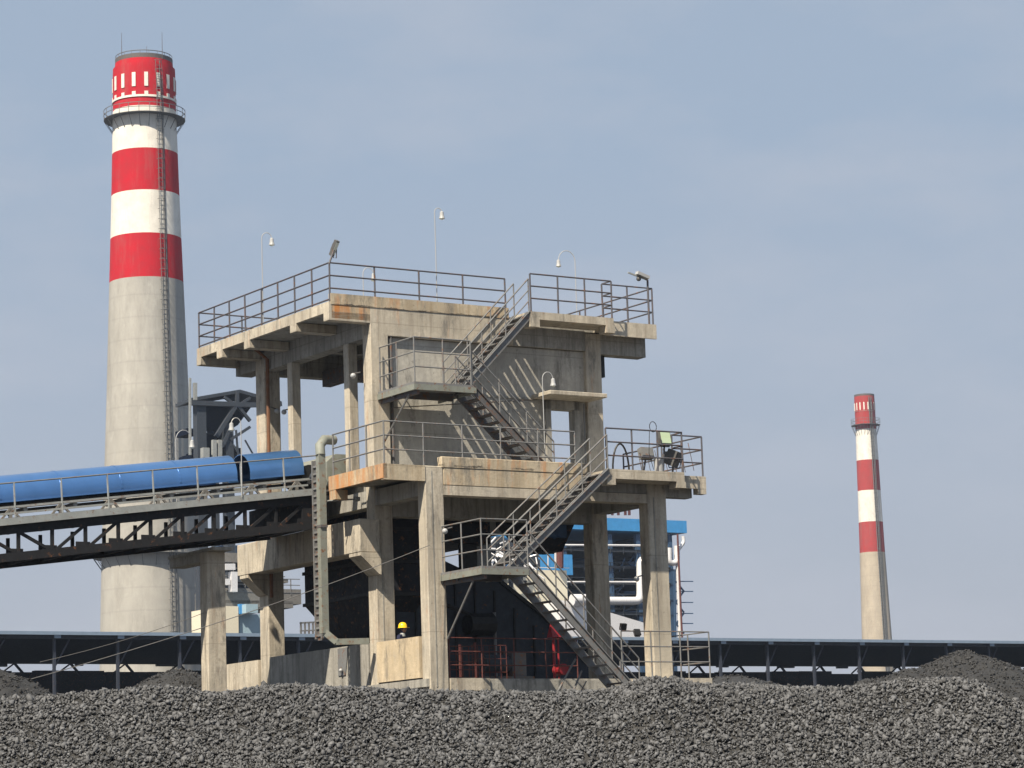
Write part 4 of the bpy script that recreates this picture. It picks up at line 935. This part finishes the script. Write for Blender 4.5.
# ================================================================ COKE HEAPS
def lump(seed, flat=.72):
    r_ = np.random.default_rng(seed); bm = bmesh.new()
    for k in range(8):
        p = r_.normal(size=3); p /= np.linalg.norm(p); p *= r_.uniform(.75, 1.0); bm.verts.new((p[0], p[1]*r_.uniform(.7, 1), p[2]*flat))
    res = bmesh.ops.convex_hull(bm, input=bm.verts)
    bmesh.ops.delete(bm, geom=[g_ for g_ in set(res['geom_interior']+res['geom_unused']) if isinstance(g_, bmesh.types.BMVert)], context='VERTS')
    bmesh.ops.triangulate(bm, faces=bm.faces); bm.verts.index_update()
    V = np.array([v_.co[:] for v_ in bm.verts]); Fc = np.array([[v_.index for v_ in f.verts] for f in bm.faces]); bm.free(); return V, Fc
LV = [lump(i, .55+.3*((i*7) % 5)/5) for i in range(14)]
def scatter(P, size, r_):
    """P (n,3) positions, size (n,) radii -> one big mesh of separate lumps"""
    Vs, Fs, off = [], [], 0; kind = r_.integers(0, len(LV), len(P))
    for k, (V, Fc) in enumerate(LV):
        idx = np.where(kind == k)[0]; n = len(idx)
        if not n: continue
        qn = r_.normal(size=(n, 4)); qn /= np.linalg.norm(qn, axis=1)[:, None]; w, x, y, z = qn.T
        Rm = np.stack([1-2*(y*y+z*z), 2*(x*y-z*w), 2*(x*z+y*w), 2*(x*y+z*w), 1-2*(x*x+z*z), 2*(y*z-x*w), 2*(x*z-y*w), 2*(y*z+x*w), 1-2*(x*x+y*y)], 1).reshape(n, 3, 3)
        sc = size[idx][:, None]*r_.uniform(.55, 1.5, (n, 3))
        vv = np.einsum('nij,nkj->nki', Rm, V[None]*sc[:, None, :]) + P[idx][:, None, :]
        Vs.append(vv.reshape(-1, 3)); Fs.append((Fc[None]+(np.arange(n)*len(V))[:, None, None]+off).reshape(-1, 3)); off += n*len(V)
    return np.concatenate(Vs), np.concatenate(Fs)
def tri_obj(name, V, Fc, mat, label, cat, kind='stuff'):
    me = bpy.data.meshes.new(name); me.vertices.add(len(V)); me.vertices.foreach_set('co', V.ravel().astype(np.float32))
    me.loops.add(Fc.size); me.loops.foreach_set('vertex_index', Fc.ravel().astype(np.int32)); me.polygons.add(len(Fc))
    me.polygons.foreach_set('loop_start', (np.arange(len(Fc))*3).astype(np.int32)); me.polygons.foreach_set('loop_total', np.full(len(Fc), 3, np.int32))
    me.update(); me.validate()
    mats = mat if isinstance(mat, tuple) else (mat,)
    for m_ in mats: me.materials.append(MATS[m_])
    o = bpy.data.objects.new(name, me); COL.objects.link(o); o['label'] = label; o['category'] = cat; o['kind'] = kind
    return o
def grid(xs_, ys_, zf):
    X, Y = np.meshgrid(xs_, ys_); Z = zf(X, Y); V = np.stack([X, Y, Z], -1).reshape(-1, 3); nx = len(xs_)
    i, j = np.meshgrid(np.arange(nx-1), np.arange(len(ys_)-1)); a = (j*nx+i).ravel()
    return V, np.concatenate([np.stack([a, a+1, a+nx+1], 1), np.stack([a, a+nx+1, a+nx], 1)])
def vnoise(X, Y, s, seed):
    """smooth value noise"""
    r_ = np.random.default_rng(seed); T_ = r_.uniform(-1, 1, (64, 64)); x = X/s+100; y = Y/s+100
    xi, yi = np.floor(x).astype(int), np.floor(y).astype(int); fx, fy = x-xi, y-yi; fx = fx*fx*(3-2*fx); fy = fy*fy*(3-2*fy)
    g_ = lambda a, b: T_[a % 64, b % 64]
    return (g_(xi, yi)*(1-fx)+g_(xi+1, yi)*fx)*(1-fy)+(g_(xi, yi+1)*(1-fx)+g_(xi+1, yi+1)*fx)*fy
# front heap: a long ridge, crest heights read along the photograph's skyline
YR0 = 40.0
crest_px = [(-400, 700), (-200, 692), (-60, 697), (0, 697), (50, 693), (85, 690), (110, 687), (150, 683), (185, 685), (205, 689), (222, 690), (250, 686), (275, 683), (300, 684), (350, 687), (420, 688), (500, 690), (560, 690), (600, 688), (625, 682), (640, 677), (655, 674), (672, 675), (692, 680), (720, 682), (800, 684), (850, 684), (875, 681), (900, 677), (940, 676), (962, 677), (980, 683), (1000, 694), (1024, 704), (1080, 704), (1200, 694), (1400, 700)]
cxs = np.array([wD(a, b_, YR0)[0] for a, b_ in crest_px]); czs = np.array([wD(a, b_, YR0)[2] for a, b_ in crest_px]) - .06
TA = math.tan(math.radians(35))
def heap_z(X, Y):
    yr = YR0 + .35*vnoise(X, X*0, 2.5, 1)
    c_ = np.interp(X, cxs, czs); d = Y-yr
    r_ = np.sqrt(d*d+.18)-.42; z = c_ - TA*np.maximum(r_, 0)
    z = z + .13*vnoise(X, Y*.6, 2.6, 9)*np.clip(np.abs(d)*1.2, 0, 1) + .10*vnoise(X, Y, 1.3, 2)*np.clip(np.abs(d)*1.2, 0, 1) + .05*vnoise(X, Y, .45, 3)*np.clip(np.abs(d)*2, .2, 1)
    return np.maximum(z, -.05)
V1, F1_ = grid(np.linspace(-19, 20, 300), np.linspace(33.0, 47.0, 140), lambda X, Y: heap_z(X, Y)-.03)
n = 150000
PX = rng.uniform(-12.5, 12.5, n); t_ = rng.uniform(0, 1, n); PY = YR0-4.0+t_*5.0
size = np.clip(rng.lognormal(math.log(.029), .40, n), .014, .075)
PZ = heap_z(PX, PY) + rng.uniform(-.02, .03, n)
P3 = np.stack([PX, PY, PZ], 1)
n2 = 9000; QX = np.concatenate([rng.uniform(-18.5, -12, n2//2), rng.uniform(12, 19.5, n2//2)]); QY = YR0-4+rng.uniform(0, 5, len(QX)); 
P3 = np.concatenate([P3, np.stack([QX, QY, heap_z(QX, QY)], 1)]); size = np.concatenate([size, np.full(len(QX), .065)])
V2, F2_ = scatter(P3, size, rng)
oo = tri_obj('coke_heap', np.concatenate([V1, V2]), np.concatenate([F1_, F2_+len(V1)]), ('coal_under', 'coke'), 'big grey heap of coarse coke lumps across the whole foreground', 'coke heap')
mi = np.zeros(len(F1_)+len(F2_), np.int32); mi[len(F1_):] = 1; oo.data.polygons.foreach_set('material_index', mi[:len(oo.data.polygons)])
# finer heaps behind
def mound(label, px, py, D, tanw, seed, rx=1.0, extra=()):
    pk = wD(px, py, D); peaks = [(pk[0], pk[1], pk[2]-.05, tanw)] + [(*wD(a, b_, D_)[:2], wD(a, b_, D_)[2]-.05, tw) for a, b_, D_, tw in extra]
    def zf(X, Y):
        Z = np.full(X.shape, -.3)
        for (x, y, z, tw) in peaks:
            d = np.hypot((X-x)/rx, (Y-y)/1.3); d = d*(1+.10*vnoise(X, Y, 2.2, seed+3)); Z = np.maximum(Z, z-tw*(np.sqrt(d*d+.5)-.7))
        return Z + .07*vnoise(X, Y, .5, seed)*(Z > 0) + .06*rng.uniform(-1, 1, X.shape)
    R_ = max(p_[2]/p_[3] for p_ in peaks)+1.5
    x0_, x1_ = min(p_[0] for p_ in peaks)-R_, max(p_[0] for p_ in peaks)+R_; st = D*.0016
    V, Fc = grid(np.arange(x0_, x1_, st), np.arange(pk[1]-R_*1.3, pk[1]+R_*.4, st*1.15), zf)
    nl = 80000; lx = rng.uniform(x0_, x1_, nl); ly = rng.uniform(pk[1]-R_*1.3, pk[1]+R_*.2, nl); lz = zf(lx, ly); k_ = lz > .8
    LVx, LFx = scatter(np.stack([lx, ly, lz], 1)[k_], rng.uniform(.6, 1.3, nl)[k_]*.00055*D, rng)
    o_ = tri_obj('coal_mound', np.concatenate([V, LVx]), np.concatenate([Fc, LFx+len(V)]), ('coal_base', 'coal_fine'), label, 'coal mound')
    mi_ = np.zeros(len(Fc)+len(LFx), np.int32); mi_[len(Fc):] = 1; o_.data.polygons.foreach_set('material_index', mi_[:len(o_.data.polygons)])
mound('tall fine-grained dark mound with a rounded peak behind the coke on the right', 963, 652, 66, .62, 21, extra=((914, 668, 64, .6), (880, 679, 62, .6)))
mound('low dark mound at the right edge, partly behind the foreground coke', 1040, 667, 70, .62, 22)
mound('small dark mound left of the concrete trestle column', 178, 669, 92, .62, 23)
mound('dark mound cut off by the left edge of the picture', -14, 668, 60, .68, 24)
mound('flat dark mound beyond the base terrace railing', 728, 675.5, 120, .3, 25)

# ================================================================ HAZE
hz = MB().box(-900, 1100, -30, 1150, -1, 215)
m = bpy.data.materials.new('haze'); m.use_nodes = True; t = m.node_tree
for n_ in list(t.nodes):
    if n_.type != 'OUTPUT_MATERIAL': t.nodes.remove(n_)
vo = t.nodes.new('ShaderNodeVolumePrincipled'); vo.inputs['Color'].default_value = (.62, .76, 1, 1); vo.inputs['Density'].default_value = .0001; vo.inputs['Anisotropy'].default_value = .1
t.links.new(vo.outputs[0], [n_ for n_ in t.nodes if n_.type == 'OUTPUT_MATERIAL'][0].inputs['Volume']); MATS['haze'] = m
ho = solo('haze', hz, 'haze', None, None, (0, 0, 0), frame='w', kind='stuff')
